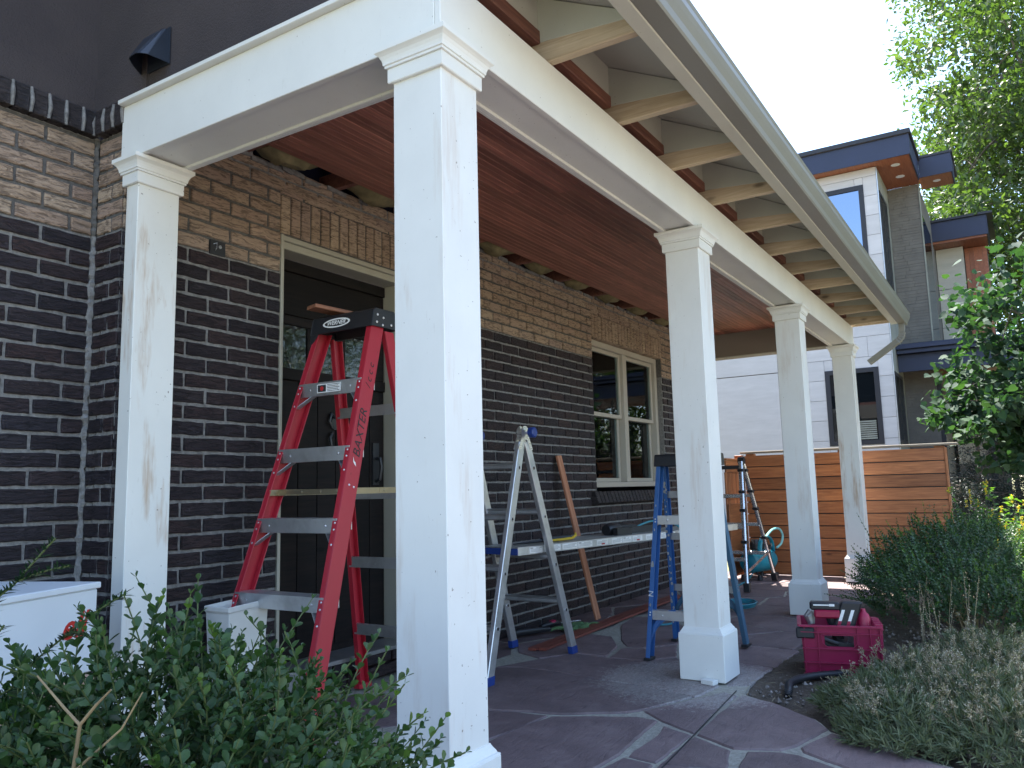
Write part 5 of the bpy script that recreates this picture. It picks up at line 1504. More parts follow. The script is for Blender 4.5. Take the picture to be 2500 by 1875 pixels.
sw = thing('cordless_tool', 'crimson and black cordless power tool sticking out of the magenta crate', 'power tool', tuple(cpt(0.13, 0.16, 0.05)))
b = MB(); b.obox(cpt(0.13, 0.12, 0.345), fd * 0.075, sdv * 0.035, (0, 0, 0.022)); b.build('battery', M['blk'], sw, 0.010)
b = MB(); b.obox(cpt(0.14, 0.12, 0.305), fd * 0.065, sdv * 0.034, (0.0, 0.0, 0.022)); b.build('body', M['crate_tool'], sw, 0.008)
b = MB(); b.tube([cpt(0.15, 0.13, 0.30), cpt(0.18, 0.15, 0.22), cpt(0.2, 0.16, 0.10)], [0.025, 0.03, 0.03], 8); b.build('handle', M['blk'], sw, 0, True)
b = MB(); b.obox(cpt(0.115, 0.084, 0.352), fd * 0.042, sdv * 0.0012, (0, 0, 0.003)); b.obox(cpt(0.165, 0.084, 0.352), fd * 0.013, sdv * 0.0012, (0, 0, 0.006)); b.build('battery_print', M['wht'], sw)
b = MB(); b.tube([cpt(0.06, 0.16, 0.24), cpt(0.05, 0.17, 0.28), cpt(0.065, 0.17, 0.31)], [0.018, 0.03, 0.02], 10); b.build('blade_guard', M['alu_dull'], sw)
bt = thing('battery_charger', 'black charger with two white stripes standing in the magenta crate', 'charger', tuple(cpt(0.24, 0.12, 0.05)))
b = MB(); tl_ = Vector((0, 0, 1)) * 0.085 + fd * 0.03
b.obox(cpt(0.235, 0.12, 0.285), fd * 0.052, sdv * 0.03, tl_); b.build('case', M['blk'], bt, 0.008)
b = MB()
for du in (-0.028, 0.018): b.obox(cpt(0.237 + du, 0.088, 0.295), fd * 0.008, sdv * 0.0012, tl_ * 0.40)
b.build('stripe', M['wht'], bt)
b = MB()
for du in (-0.032, 0.013): b.obox(cpt(0.237 + du - 0.008, 0.0875, 0.260), fd * 0.008, sdv * 0.0012, tl_ * 0.14)
b.build('red_stripe', M['crate_tool'], bt)
b = MB(); b.tube([cpt(0.32, 0.15, 0.05), cpt(0.32, 0.15, 0.28), cpt(0.32, 0.15, 0.30), cpt(0.32, 0.15, 0.315), cpt(0.32, 0.15, 0.33)], [0.034, 0.034, 0.028, 0.014, 0.012], 14)
tag(b.build('bottle', M['crate_tool'], None, 0, True), 'crimson chalk bottle with a round shoulder in the magenta crate', 'bottle')
b = MB(); b.obox(cpt(0.17, 0.14, 0.10), fd * 0.15, sdv * 0.10, (0, 0, 0.07)); b.tube([cpt(0.11, 0.02, 0.19), cpt(0.18, 0.03, 0.165)], 0.012, 7); b.tube([cpt(0.22, 0.02, 0.16), cpt(0.235, 0.025, 0.20)], 0.003, 5)
tag(b.build('tool_bag', M['blk'], None, 0.01), 'black tools heaped inside the magenta crate, seen through its hand hole', 'tools')
b = MB(); pp = smooth_path([(2.15, -0.405, -0.035), (2.19, -0.40, -0.008), (2.30, -0.385, 0.0), (2.45, -0.43, 0.0), (2.6, -0.56, 0.0), (2.8, -0.75, 0.0)], 12)
b.tube(pp, [0.019 + (0.0012 if i % 2 else -0.0012) for i in range(len(pp))], 9)
tag(b.build('drain_pipe', M['blk'], None, 0, True), 'black ribbed drain pipe curving out of the soil in front of the magenta crate', 'pipe')

# ================================================================== WHITE BOX, PLANTER, LEDGE on the left
fx = Vector((math.cos(math.radians(20)), math.sin(math.radians(20)), 0)); fy = Vector((-fx.y, fx.x, 0))
RC = Vector((-0.417, 1.009, 0))
wb2 = thing('delivery_box', 'white metal box with red script lettering behind the hedge, against the brick wall', 'box', tuple(RC - fx * 0.25 + fy * 0.2 + Vector((0, 0, 0.455))))
b = MB(); b.obox(RC - fx * 0.255 + fy * 0.245 + Vector((0, 0, 0.578)), fx * 0.248, fy * 0.238, (0, 0, 0.123)); b.build('body', M['whitebox'], wb2, 0.004)
b = MB(); b.obox(RC - fx * 0.255 + fy * 0.245 + Vector((0, 0, 0.711)), fx * 0.255, fy * 0.245, (0, 0, 0.0095)); b.build('lid', M['whitebox'], wb2, 0.003)
me = text_mesh("ell", 0.105, 0.35, 0.0003, 0.002)
meshobj('lettering', me, M['redletter'], wb2, axes_M(RC - fx * 0.105 + fy * 0.0062 + Vector((0, 0, 0.600)), fx, (0, 0, 1), -fy))
b = MB(); b.obox((-0.72, 1.10, 0.409), fx * 0.24, fy * 0.20, (0, 0, 0.042)); b.obox((-0.72, 1.12, 0.13), fx * 0.2, fy * 0.17, (0, 0, 0.237))
tag(b.build('stone_plinth', M['sandstone'], None, 0.012), 'tan sandstone slab plinth under the white box', 'plinth')
b = MB()
rings = []
for (r_, z) in ((0.08, 0.18), (0.09, 0.25), (0.095, 0.40), (0.10, 0.50), (0.106, 0.505), (0.106, 0.525), (0.098, 0.527), (0.09, 0.51), (0.085, 0.40)):
    rings.append([(0.415 + (r_ + (0.0)) * sx_, 1.40 + r_ * sy_ * 0.75, z + (0.012 if sx_ > 0 and z > 0.5 else 0)) for sx_, sy_ in ((-1, -1), (1, -1), (1, 1), (-1, 1))])
b.loft(rings)
tag(b.build('planter', M['planter'], None, 0.006), 'white square planter behind the foot of the red stepladder', 'planter')
b = MB(); b.box(0.30, 0.57, 1.31, 1.50, 0.0, 0.178)
tag(b.build('stone_block', M['sandstone'], None, 0.01), 'tan stone block under the white planter', 'block')

# ================================================================== CEDAR FENCE
fence = thing('cedar_fence', 'horizontal cedar board fence with a weathered flat cap at the far end of the porch', 'fence', (7.1, 0.2, 0))
fx0 = 7.06; fy0, fy1 = -0.80, 1.17
z = 0.012; k = 0
while z < 1.24:
    hgt = 0.118
    for (a, e) in ((fy0, fy1),):
        board('fence_board', (fx0 + 0.01 + random.uniform(-.001, .001), a, z + hgt / 2), (fx0 + 0.01 + random.uniform(-.001, .001), e, z + hgt / 2), hgt, 0.019, (0, 0, 1), M['cedar'], fence, 0.002)
    z += hgt + 0.010; k += 1
ztop = z
b = MB(); b.box(fx0 + 0.021, fx0 + 0.045, fy0 + 0.01, fy1 - 0.01, 0.0, 1.20); b.build('gap_backing', M['dkmetal'], fence)  # dark sheet added to blacken the board gaps and stop sun through them
for yy in (fy0 + 0.045, 0.15, fy1 - 0.05):
    b = MB(); b.box(fx0 + 0.046, fx0 + 0.13, yy - 0.045, yy + 0.045, -0.1, ztop + 0.012); b.build('post', M['cedar'], fence, 0.003)
b = MB(); b.box(fx0 - 0.006, fx0 + 0.10, fy0 - 0.020, fy0 - 0.001, 0.0, ztop - 0.006); b.build('end_board', M['cedar'], fence, 0.002)
board('cap_board', (fx0 + 0.05, fy0 - 0.12, ztop + 0.026), (fx0 + 0.05, fy1 + 0.04, ztop + 0.026), 0.14, 0.022, (1, 0, 0), M['grey_wood'], fence, 0.004)
gate = thing('slatted_fence', 'short cedar fence of upright slats meeting the long fence by the telescoping ladder', 'fence', (6.8, 1.2, 0))
for i in range(13):
    xx = 6.44 + i * 0.047
    board('slat', (xx, 1.195, 0.02), (xx, 1.195, 1.10), 0.030, 0.018, (1, 0, 0), M['cedar'], gate, 0.002)
for (z0, h_) in ((1.135, 0.07), (0.84, 0.03), (1.195, 0.05)):
    board('rail', (6.40, 1.178, z0), (6.965, 1.178, z0), h_, 0.02, (0, 0, 1), M['cedar'], gate, 0.002)
board('rail', (6.40, 1.172, 0.41), (6.965, 1.172, 0.41), 0.72, 0.018, (0, 0, 1), M['cedar'], gate, 0.002)
b = MB(); b.box(6.972, 7.055, 1.172, 1.255, 0.0, 1.29); b.build('post', M['cedar'], gate, 0.003)
board('cap_board', (6.38, 1.205, 1.235), (6.97, 1.205, 1.235), 0.10, 0.022, (0, 1, 0), M['cedar'], gate, 0.003)

# ================================================================== NEIGHBOUR'S HOUSE
nh = thing('modern_house', 'modern neighbouring house with pale stone panels, navy roof edges and large dark windows', 'house', (14, 3, 0))
NX = 12.0; YC = 0.155
b = MB(); b.box(NX + 0.03, NX + 6, YC + 0.03, 8.0, -0.1, 6.10); b.box(13.33, 18, -0.33, YC + 0.03, -0.1, 6.10)
b.build('core', M['greybrick'], nh)
WIN = [(0.375, 1.9, 4.35, 5.83), (0.375, 1.195, 1.55, 2.79)]
zr = 2.303 - 0.332 * 7
rowi = 0
while zr < 6.05:
    z0, z1 = zr + 0.003, min(zr + 0.329, 6.09)
    yy = YC + 0.012; off = 0.34 if rowi % 2 else 0.9
    edges = [yy]; q = yy + off
    while q < 1.93: edges.append(q); q += 0.95
    edges.append(1.945)
    for a, e in zip(edges[:-1], edges[1:]):
        segs = [(a, e, z0, z1)]
        for (h0, h1, hz0, hz1) in WIN:
            ns = []
            for (s0, s1, t0, t1) in segs:
                if s1 <= h0 or s0 >= h1 or t1 <= hz0 or t0 >= hz1: ns.append((s0, s1, t0, t1)); continue
                if s0 < h0: ns.append((s0, h0, t0, t1))
                if s1 > h1: ns.append((h1, s1, t0, t1))
                m0, m1 = max(s0, h0), min(s1, h1)
                if t1 > hz1: ns.append((m0, m1, hz1, t1))
                if t0 < hz0: ns.append((m0, m1, t0, hz0))
            segs = ns
        for (s0, s1, t0, t1) in segs:
            if s1 - s0 < 0.03 or t1 - t0 < 0.02: continue
            b = MB(); b.box(NX, NX + 0.028, s0 + 0.002, s1 - 0.002, t0, t1); b.build('stone_panel', M['limestone_panel'], nh)
    zr += 0.332; rowi += 1
for (z0, z1) in ((-0.1, 2.835), (2.85, 4.4), (4.415, 6.09)):
    for (a, e) in ((1.95, 5.0), (5.012, 8.0)):
        b = MB(); b.box(NX + 0.006, NX + 0.029, a, e, z0, z1); b.build('plaster_panel', M['limestone_panel'], nh)
b = MB(); b.box(NX - 0.004, NX + 0.012, YC - 0.006, YC + 0.008, -0.1, 6.09); b.build('corner_strip', M['alu'], nh)
b = MB(); b.box(NX + 0.0125, 13.3, YC - 0.0, YC + 0.029, -0.1, 6.09); b.build('side_wall', M['sidestone'], nh)
for (y0, y1, z0, z1) in WIN:
    b = MB(); fw_ = 0.075
    b.box(NX - 0.012, NX + 0.05, y0, y0 + fw_, z0, z1); b.box(NX - 0.012, NX + 0.05, y1 - fw_, y1, z0, z1)
    b.box(NX - 0.012, NX + 0.05, y0 + fw_, y1 - fw_, z0, z0 + fw_); b.box(NX - 0.012, NX + 0.05, y0 + fw_, y1 - fw_, z1 - fw_, z1)
    f = b.build('window', M['dkmetal'], nh)
    b = MB(); b.box(NX + 0.012, NX + 0.02, y0 + fw_, y1 - fw_, z0 + fw_, z1 - fw_); b.build('pane', M['mirror'] if z1 > 4 else M['dkglass'], f)
    if z1 < 4:
        b = MB()
        for j in range(9): b.box(NX + 0.005, NX + 0.0115, y0 + fw_ + 0.02, y0 + 0.50, 1.64 + j * 0.034, 1.664 + j * 0.034)
        b.build('roller_slats', M['sidestone'], f)
for (x0, x1, z0, z1) in ((12.10, 12.95, 4.05, 5.72), (12.06, 13.0, 1.55, 2.70)):
    b = MB(); b.box(x0, x1, YC - 0.012, YC + 0.02, z0, z1); f = b.build('window', M['dkmetal'], nh)
    b = MB(); b.box(x0 + 0.06, (x0 + x1) / 2 - 0.03, YC - 0.015, YC - 0.0125, z0 + 0.06, z1 - 0.06); b.box((x0 + x1) / 2 + 0.03, x1 - 0.06, YC - 0.015, YC - 0.0125, z0 + 0.06, z1 - 0.06); b.build('pane', M['dkglass'], f)
# ribbed block wall facing us beyond the side wall
b = MB(); zz = -0.1; r_ = 0
while zz < 6.08:
    hh = random.choice([0.052, 0.066, 0.045])
    yy = -0.33
    while yy < YC - 0.01:
        e = min(YC - 0.002, yy + random.uniform(0.16, 0.34)); b.box(13.30 + random.uniform(0, .006), 13.329, yy + 0.0015, e - 0.0015, zz + 0.0015, min(6.09, zz + hh) - 0.0015); yy = e
    zz += hh; r_ += 1
o = b.build('rib_blocks', M['greybrick'], nh); tag(o, 'thin grey stone courses of the side wing', kind='stuff')
b = MB(); b.box(13.29, 13.34, -0.352, -0.331, 3.15, 6.09); b.build('corner_strip', M['sidestone'], nh)
b = MB(); b.box(13.36, 15.0, -0.342, -0.331, 3.3, 5.6); b.build('side_window', M['dkglass'], nh)
# main roof: soffit, fascia, cap and the stepped block
b = MB(); b.box(11.76, 13.33, -0.36, 8.2, 6.101, 6.13)
sf = b.build('soffit', M['soffitwood'], nh)
b = MB(); b.box(11.74, 11.76, -0.38, 8.2, 6.09, 6.42); b.box(11.76, 13.10, -0.38, -0.361, 6.09, 6.42); b.build('roof_fascia', M['darknavy'], nh)
b = MB(); b.box(11.70, 13.3, -0.41, 8.2, 6.43, 6.50); b.build('roof_cap', M['dkmetal'], nh)
b = MB(); b.box(13.10, 13.12, -0.88, -0.381, 6.13, 6.47); b.box(13.12, 13.80, -0.88, -0.862, 6.13, 6.47); b.build('roof_fascia', M['darknavy'], nh)
b = MB(); b.box(13.121, 13.80, -0.861, -0.36, 6.14, 6.16); b.build('soffit', m_wood("lit_soffit", (0.36, 0.13, 0.05), (0.55, 0.24, 0.09), 0.5, 0.6), nh)  # lighter copy of the soffit wood, bounce light put into its colour
b = MB(); b.box(13.08, 14.5, -0.90, -0.37, 6.471, 6.51); b.build('roof_cap', M['dkmetal'], nh)
b = MB()
for (x, y) in ((12.15, 0.0 - 0.12), (12.75, -0.12)): b.tube([(x, y, 6.0985), (x, y, 6.101)], [0.07, 0.07], 16)
b.tube([(13.45, -0.62, 6.137), (13.45, -0.62, 6.14)], [0.06, 0.06], 16)
b.build('downlight', M['wht'], nh)
# rear wing seen past the corner
b = MB(); b.box(15.5, 15.52, -1.26, -0.30, 5.60, 5.98); b.box(15.52, 17, -1.28, -1.261, 5.6, 5.98); b.build('rear_fascia', M['darknavy'], nh)
b = MB(); b.box(15.46, 17.5, -1.38, -0.30, 5.985, 6.03); b.build('rear_cap', M['dkmetal'], nh)
b = MB(); b.box(15.53, 17, -1.25, -0.30, 5.56, 5.60); b.build('rear_soffit', M['soffitwood'], nh)
for i, (z0, z1) in enumerate(((3.2, 3.95), (3.96, 4.72), (4.73, 5.55))):
    b = MB(); b.box(16.0, 16.05, -0.82, -0.34, z0, z1); b.build('cream_panel', M['cream_panel'], nh)
for i in range(5):
    b = MB(); b.box(16.2, 16.24, -1.22 + i * 0.078, -1.145 + i * 0.078, 3.2, 5.55); b.build('red_cladding', M['soffitwood'], nh)
b = MB(); b.box(16.25, 17.5, -1.22, 2, -0.1, 5.9); b.build('rear_core', M['greybrick'], nh)
# porch canopy
b = MB(); b.box(12.62, 12.66, -4.2, 0.15, 2.74, 3.02); b.build('canopy_beam', M['darknavy'], nh)
b = MB(); b.box(12.50, 16.0, -4.2, 0.15, 3.03, 3.08); b.box(12.53, 12.61, -4.2, 0.15, 3.085, 3.19); b.box(12.45, 12.52, -4.2, 0.15, 3.10, 3.15); b.build('canopy_gutter', M['darknavy'], nh)
for i in range(26):
    y1 = 0.14 - i * 0.165
    b = MB(); b.box(12.67, 16.0, y1 - 0.160, y1, 2.90, 2.92); b.build('canopy_soffit_board', M['soffitwood'], nh)
for i, (z0, z1) in enumerate(((-0.1, 0.75), (0.76, 1.25), (1.26, 2.0), (2.01, 2.6))):
    b = MB(); b.box(16.0, 16.05, -0.95, -0.40, z0, z1); b.build('tan_panel', M['cream_panel'] if i != 1 else M['greybrick'], nh)
b = MB(); b.box(15.9, 16.1, -1.02, -0.96, -0.1, 2.9); b.box(13.34, 13.6, -0.40, -0.331, -0.1, 2.7); b.build('door_frame', M['dkmetal'], nh)

# ================================================================== VEGETATION
def leaf_template(kind):
    if kind == 'quad':
        v = [(0, 0, 0), (0.45, 0.5, 0.06), (1, 0, 0), (0.45, -0.5, 0.06)]; f = [(0, 3, 2), (0, 2, 1)]
    elif kind == 'hex':
        v = [(0, 0, 0), (0.25, 0.38, 0.05), (0.65, 0.42, 0.05), (1, 0, -0.06), (0.65, -0.42, 0.05), (0.25, -0.38, 0.05), (0.5, 0, -0.02)]
        f = [(0, 6, 1), (1, 6, 2), (2, 6, 3), (3, 6, 4), (4, 6, 5), (5, 6, 0)]
    elif kind == 'obov':
        v = [(0, 0, 0), (0.28, 0.26, 0.05), (0.62, 0.46, 0.09), (0.90, 0.30, 0.07), (1.0, 0, 0.0), (0.90, -0.30, 0.07), (0.62, -0.46, 0.09), (0.28, -0.26, 0.05), (0.35, 0, -0.01), (0.70, 0, 0.0)]
        f = [(0, 8, 1), (1, 8, 9, 2), (2, 9, 3), (3, 9, 4), (4, 9, 5), (5, 9, 6), (6, 9, 8, 7), (7, 8, 0)]
    elif kind == 'heart':
        v = [(0, 0, 0), (-0.08, 0.28, 0.04), (0.15, 0.52, 0.06), (0.5, 0.48, 0.03), (0.8, 0.2, -0.03), (1.05, 0, -0.12), (0.8, -0.2, -0.03), (0.5, -0.48, 0.03), (0.15, -0.52, 0.06), (-0.08, -0.28, 0.04), (0.5, 0, -0.03)]
        f = [(0, 10, 1), (1, 10, 2), (2, 10, 3), (3, 10, 4), (4, 10, 5), (5, 10, 6), (6, 10, 7), (7, 10, 8), (8, 10, 9), (9, 10, 0)]
    elif kind == 'strip':
        v = [(0, 0.5, 0), (0, -0.5, 0), (0.5, -0.5, 0.04), (0.5, 0.5, 0.04), (1, 0, -0.02)]; f = [(0, 1, 2, 3), (3, 2, 4)]
    return np.array(v, float), f


def leaves(name, pts, dirs, nrm, L, Wd, kind, mat, parent=None, label=None, mats=None, mi=None, stuff=True):
    """one mesh of many real leaves"""
    pts = np.asarray(pts, float); d = np.asarray(dirs, float); nn = np.asarray(nrm, float)
    d /= np.linalg.norm(d, axis=1, keepdims=True) + 1e-9
    nn = nn - d * np.sum(nn * d, axis=1, keepdims=True); nn /= np.linalg.norm(nn, axis=1, keepdims=True) + 1e-9
    s = np.cross(nn, d)
    T, F = leaf_template(kind); n = len(pts); k = len(T)
    L = np.broadcast_to(np.asarray(L, float), (n,)); Wd = np.broadcast_to(np.asarray(Wd, float), (n,))
    V = (pts[:, None, :] + d[:, None, :] * (T[None, :, 0, None] * L[:, None, None]) + s[:, None, :] * (T[None, :, 1, None] * Wd[:, None, None]) + nn[:, None, :] * (T[None, :, 2, None] * L[:, None, None])).reshape(-1, 3)
    c = V.mean(0); V = V - c
    loops = []; starts = []; tot = []
    fl_ = [i for f in F for i in f]; cnt = [len(f) for f in F]
    base = np.arange(n) * k
    LI = (base[:, None] + np.array(fl_)[None, :]).reshape(-1)
    TT = np.tile(np.array(cnt), n); SS = np.concatenate([[0], np.cumsum(TT)[:-1]])
    me = bpy.data.meshes.new(name)
    me.vertices.add(len(V)); me.vertices.foreach_set('co', V.reshape(-1))
    me.loops.add(len(LI)); me.loops.foreach_set('vertex_index', LI)
    me.polygons.add(len(TT)); me.polygons.foreach_set('loop_start', SS)
    try: me.polygons.foreach_set('loop_total', TT)
    except Exception: pass
    if mats:
        for m_ in mats: me.materials.append(m_)
        me.polygons.foreach_set('material_index', np.repeat(np.asarray(mi), len(F)))
    me.update(calc_edges=True); me.validate()
    o = meshobj(name, me, None if mats else mat, parent, Matrix.Translation(Vector(c.tolist())))
    if stuff: o['kind'] = 'stuff'
    return o


def rand_unit(n, r=rng):
    v = r.normal(size=(n, 3)); return v / np.linalg.norm(v, axis=1, keepdims=True)


def boxwood(name, label, cat, centre, ra, rb, az, height, nsh, LL, LW, kind, npairs, spread=1.0, new=0.06, extra=None, rs=1, shoot=(0.10, 0.22), stems_mat='twig', core=True, zbase=0.0, tone=None):
    """mound of leafy shoots: every shoot a curved stem with opposite leaf pairs"""
    r = np.random.default_rng(rs)
    t = thing(name, label, cat, (centre[0], centre[1], zbase))
    e1 = np.array([math.cos(az), math.sin(az), 0]); e2 = np.array([-math.sin(az), math.cos(az), 0])
    P, D, N, SL, MI = [], [], [], [], []
    st = MB()
    shoots = []
    for i in range(nsh):
        u = r.uniform(-1, 1); v = r.uniform(-1, 1)
        while u * u + v * v > 1: u, v = r.uniform(-1, 1), r.uniform(-1, 1)
        rad = math.sqrt(u * u + v * v)
        topz = height * (1 - 0.55 * rad ** 2.2)
        inner = r.uniform() < 0.45
        z = topz * (r.uniform(0.25, 0.92) if inner else r.uniform(0.80, 1.0))
        if not inner and r.uniform() < 0.35: z = topz * r.uniform(0.35, 1.0); sc_ = 1 / max(rad, 0.3); u *= min(sc_, 1.3); v *= min(sc_, 1.3)
        p = np.array([centre[0], centre[1], zbase]) + e1 * u * ra + e2 * v * rb + np.array([0, 0, z])
        out = e1 * u * ra + e2 * v * rb; out = out / (np.linalg.norm(out) + 1e-6)
        dr_ = out * (0.25 + 0.9 * rad) * spread + np.array([0, 0, 1.0]) + r.normal(0, 0.33, 3)
        dr_ /= np.linalg.norm(dr_)
        shoots.append((p, dr_, r.uniform(*shoot), False))
    if extra:
        for (p, q) in extra:
            p, q = np.array(p), np.array(q); L = np.linalg.norm(q - p); shoots.append((p, (q - p) / L, L, True))
    for (p, dr_, L, big) in shoots:
        curv = r.normal(0, 0.16, 3); npr = max(4, int(npairs * L / 0.16))
        pts = []
        for j in range(npr + 1):
            a = j / npr; pts.append(p + dr_ * L * a + curv * L * a * a + np.array([0, 0, -0.04 * L * a * a]))
        side = np.cross(dr_, rand_unit(1, r)[0]); side /= np.linalg.norm(side); s2 = np.cross(dr_, side)
        isnew = r.uniform() < new * 3
        for j in range(1, npr + 1):
            ax = side if j % 2 else s2
            a = j / npr
            for sg in (-1, 1):
                d = ax * sg * (1.0 - 0.45 * a) + dr_ * (0.35 + 0.6 * a) + r.normal(0, 0.16, 3)
                P.append(pts[j]); D.append(d); N.append(dr_ * 1.0 - ax * sg * 0.5 + np.array([0, 0, 0.35]) + r.normal(0, 0.25, 3))
                SL.append((1.0 - 0.45 * max(0, a - 0.75) / 0.25) * r.uniform(0.78, 1.15)); MI.append(1 if (isnew and a > 0.72) else 0)
        if kind == 'obov' or big:
            st.tube([tuple(q) for q in pts[::max(1, len(pts) // 4)]] + [tuple(pts[-1])], [0.0013] * len(pts[::max(1, len(pts) // 4)]) + [0.0008], 4, False)
    # woody stems from the ground
    wd_ = MB()
    for i in range(16):
        a = r.uniform(0, 2 * math.pi); rr_ = r.uniform(0.1, 0.8)
        q = np.array([centre[0], centre[1], zbase]) + e1 * math.cos(a) * ra * rr_ + e2 * math.sin(a) * rb * rr_ + np.array([0, 0, height * 0.75 * (1 - 0.5 * rr_ ** 2)])
        b0 = np.array([centre[0], centre[1], zbase - 0.05]) + (q - np.array([centre[0], centre[1], q[2]])) * 0.25
        m_ = (b0 + q) / 2 + r.normal(0, 0.03, 3)
        wd_.tube([tuple(b0), tuple(m_), tuple(q)], [0.010, 0.006, 0.003], 6)
    wd_.build('stem', M[stems_mat], t, 0, True)
    if len(st.v): o = st.build('shoot_stems', M['greenstem'], t); o['kind'] = 'stuff'
    SL = np.array(SL)
    leaves('leaves', P, D, N, LL * SL, LW * SL, kind, None, t, mats=[M['box_leaf'] if tone is None else tone, M['box_new']], mi=MI)
    return t


boxwood('hedge_shrub', 'dark green boxwood shrub filling the lower left foreground', 'shrub', (-1.06, -0.22), 0.42, 0.33, math.atan2(-0.8435, 0.5366), 0.70, 1750, 0.0215, 0.0158, 'obov', 11, 1.0, 0.035, rs=4, shoot=(0.08, 0.16),
        extra=[((-0.97, -0.52, 0.60), (-0.885, -0.60, 0.715)), ((-0.98, -0.55, 0.55), (-1.00, -0.665, 0.62)), ((-0.93, -0.40, 0.62), (-0.88, -0.345, 0.775)), ((-1.04, -0.33, 0.63), (-1.06, -0.245, 0.80)), ((-1.02, -0.30, 0.60), (-0.985, -0.20, 0.775)),
               ((-1.09, -0.26, 0.60), (-1.13, -0.19, 0.785)), ((-0.90, -0.48, 0.60), (-0.83, -0.45, 0.735)), ((-1.15, -0.20, 0.58), (-1.20, -0.12, 0.75)), ((-0.95, -0.45, 0.64), (-0.93, -0.43, 0.76))])
b = MB()
b.tube([(-1.262, -0.355, 0.60), (-1.264, -0.373, 0.681), (-1.268, -0.34, 0.70), (-1.272, -0.278, 0.735)], [0.0028, 0.0025, 0.0019, 0.0012], 7)
b.tube([(-1.264, -0.373, 0.681), (-1.256, -0.395, 0.707), (-1.258, -0.43, 0.730)], [0.0023, 0.0019, 0.0011], 7)
b.tube([(-1.262, -0.36, 0.62), (-1.235, -0.42, 0.675), (-1.22, -0.44, 0.72)], [0.0018, 0.0014, 0.0008], 6)
tag(b.build('bare_branch', M['twig'], None, 0, True), 'bare tan forked twig at the lower left edge of the boxwood shrub', 'twig')
# yew sprays on the left
yt = thing('yew_branch', 'dark yew sprays with flat needles poking up at the left edge above the white box', 'branch', (-1.25, -0.1, 0.5))
r = np.random.default_rng(8)
P, D, N = [], [], []
st = MB()
for path_ in ([(-1.24, -0.04, 0.62), (-1.237, -0.068, 0.80), (-1.221, -0.105, 0.849), (-1.195, -0.162, 0.915)], [(-1.22, -0.0, 0.60), (-1.173, -0.05, 0.699), (-1.146, -0.105, 0.751), (-1.119, -0.159, 0.795), (-1.098, -0.198, 0.820)],
              [(-1.29, -0.05, 0.66), (-1.269, -0.096, 0.734), (-1.251, -0.137, 0.79)], [(-1.221, -0.105, 0.849), (-1.20, -0.13, 0.862), (-1.178, -0.175, 0.872)], [(-1.146, -0.105, 0.751), (-1.15, -0.15, 0.765), (-1.15, -0.19, 0.76)], [(-1.26, -0.02, 0.58), (-1.25, -0.08, 0.66), (-1.22, -0.13, 0.70)]):
    pp = smooth_path(path_, 14); st.tube(pp, 0.0016, 5)
    for j in range(len(pp) - 1):
        d = (pp[j + 1] - pp[j]).normalized(); sd0 = np.cross(np.array(d), (0.2, 0.3, 1.0)); sd0 /= np.linalg.norm(sd0)
        for sg in (-1, 1):
            for rep in range(1 if j % 2 else 2):
                P.append(np.array(pp[j]) + r.normal(0, 0.0015, 3)); D.append(sd0 * sg + np.array(d) * 0.8 + r.normal(0, 0.22, 3)); N.append(np.array((0.1, 0.1, 1.0)) + r.normal(0, 0.3, 3))
st.build('stem', M['greenstem'], yt)
leaves('needles', P, D, N, r.uniform(0.013, 0.020, len(P)), 0.0026, 'strip', M['yew'], yt)

boxwood('round_shrub', 'broad dark green boxwood shrub between the last columns and the lavender', 'shrub', (4.62, -1.06), 1.05, 0.60, 0.0, 0.63, 2100, 0.022, 0.013, 'quad', 13, 0.9, 0.10, rs=9, shoot=(0.12, 0.26),
        extra=[((3.95, -0.62, 0.28), (3.80, -0.46, 0.50)), ((3.9, -0.6, 0.22), (3.72, -0.42, 0.42)), ((4.2, -0.62, 0.36), (4.1, -0.50, 0.60)), ((4.4, -0.7, 0.42), (4.35, -0.62, 0.68)), ((4.0, -0.6, 0.15), (3.74, -0.36, 0.25)), ((4.6, -0.75, 0.5), (4.6, -0.72, 0.76)), ((4.5, -0.8, 0.5), (4.45, -0.80, 0.72))] * 2, zbase=-0.03)

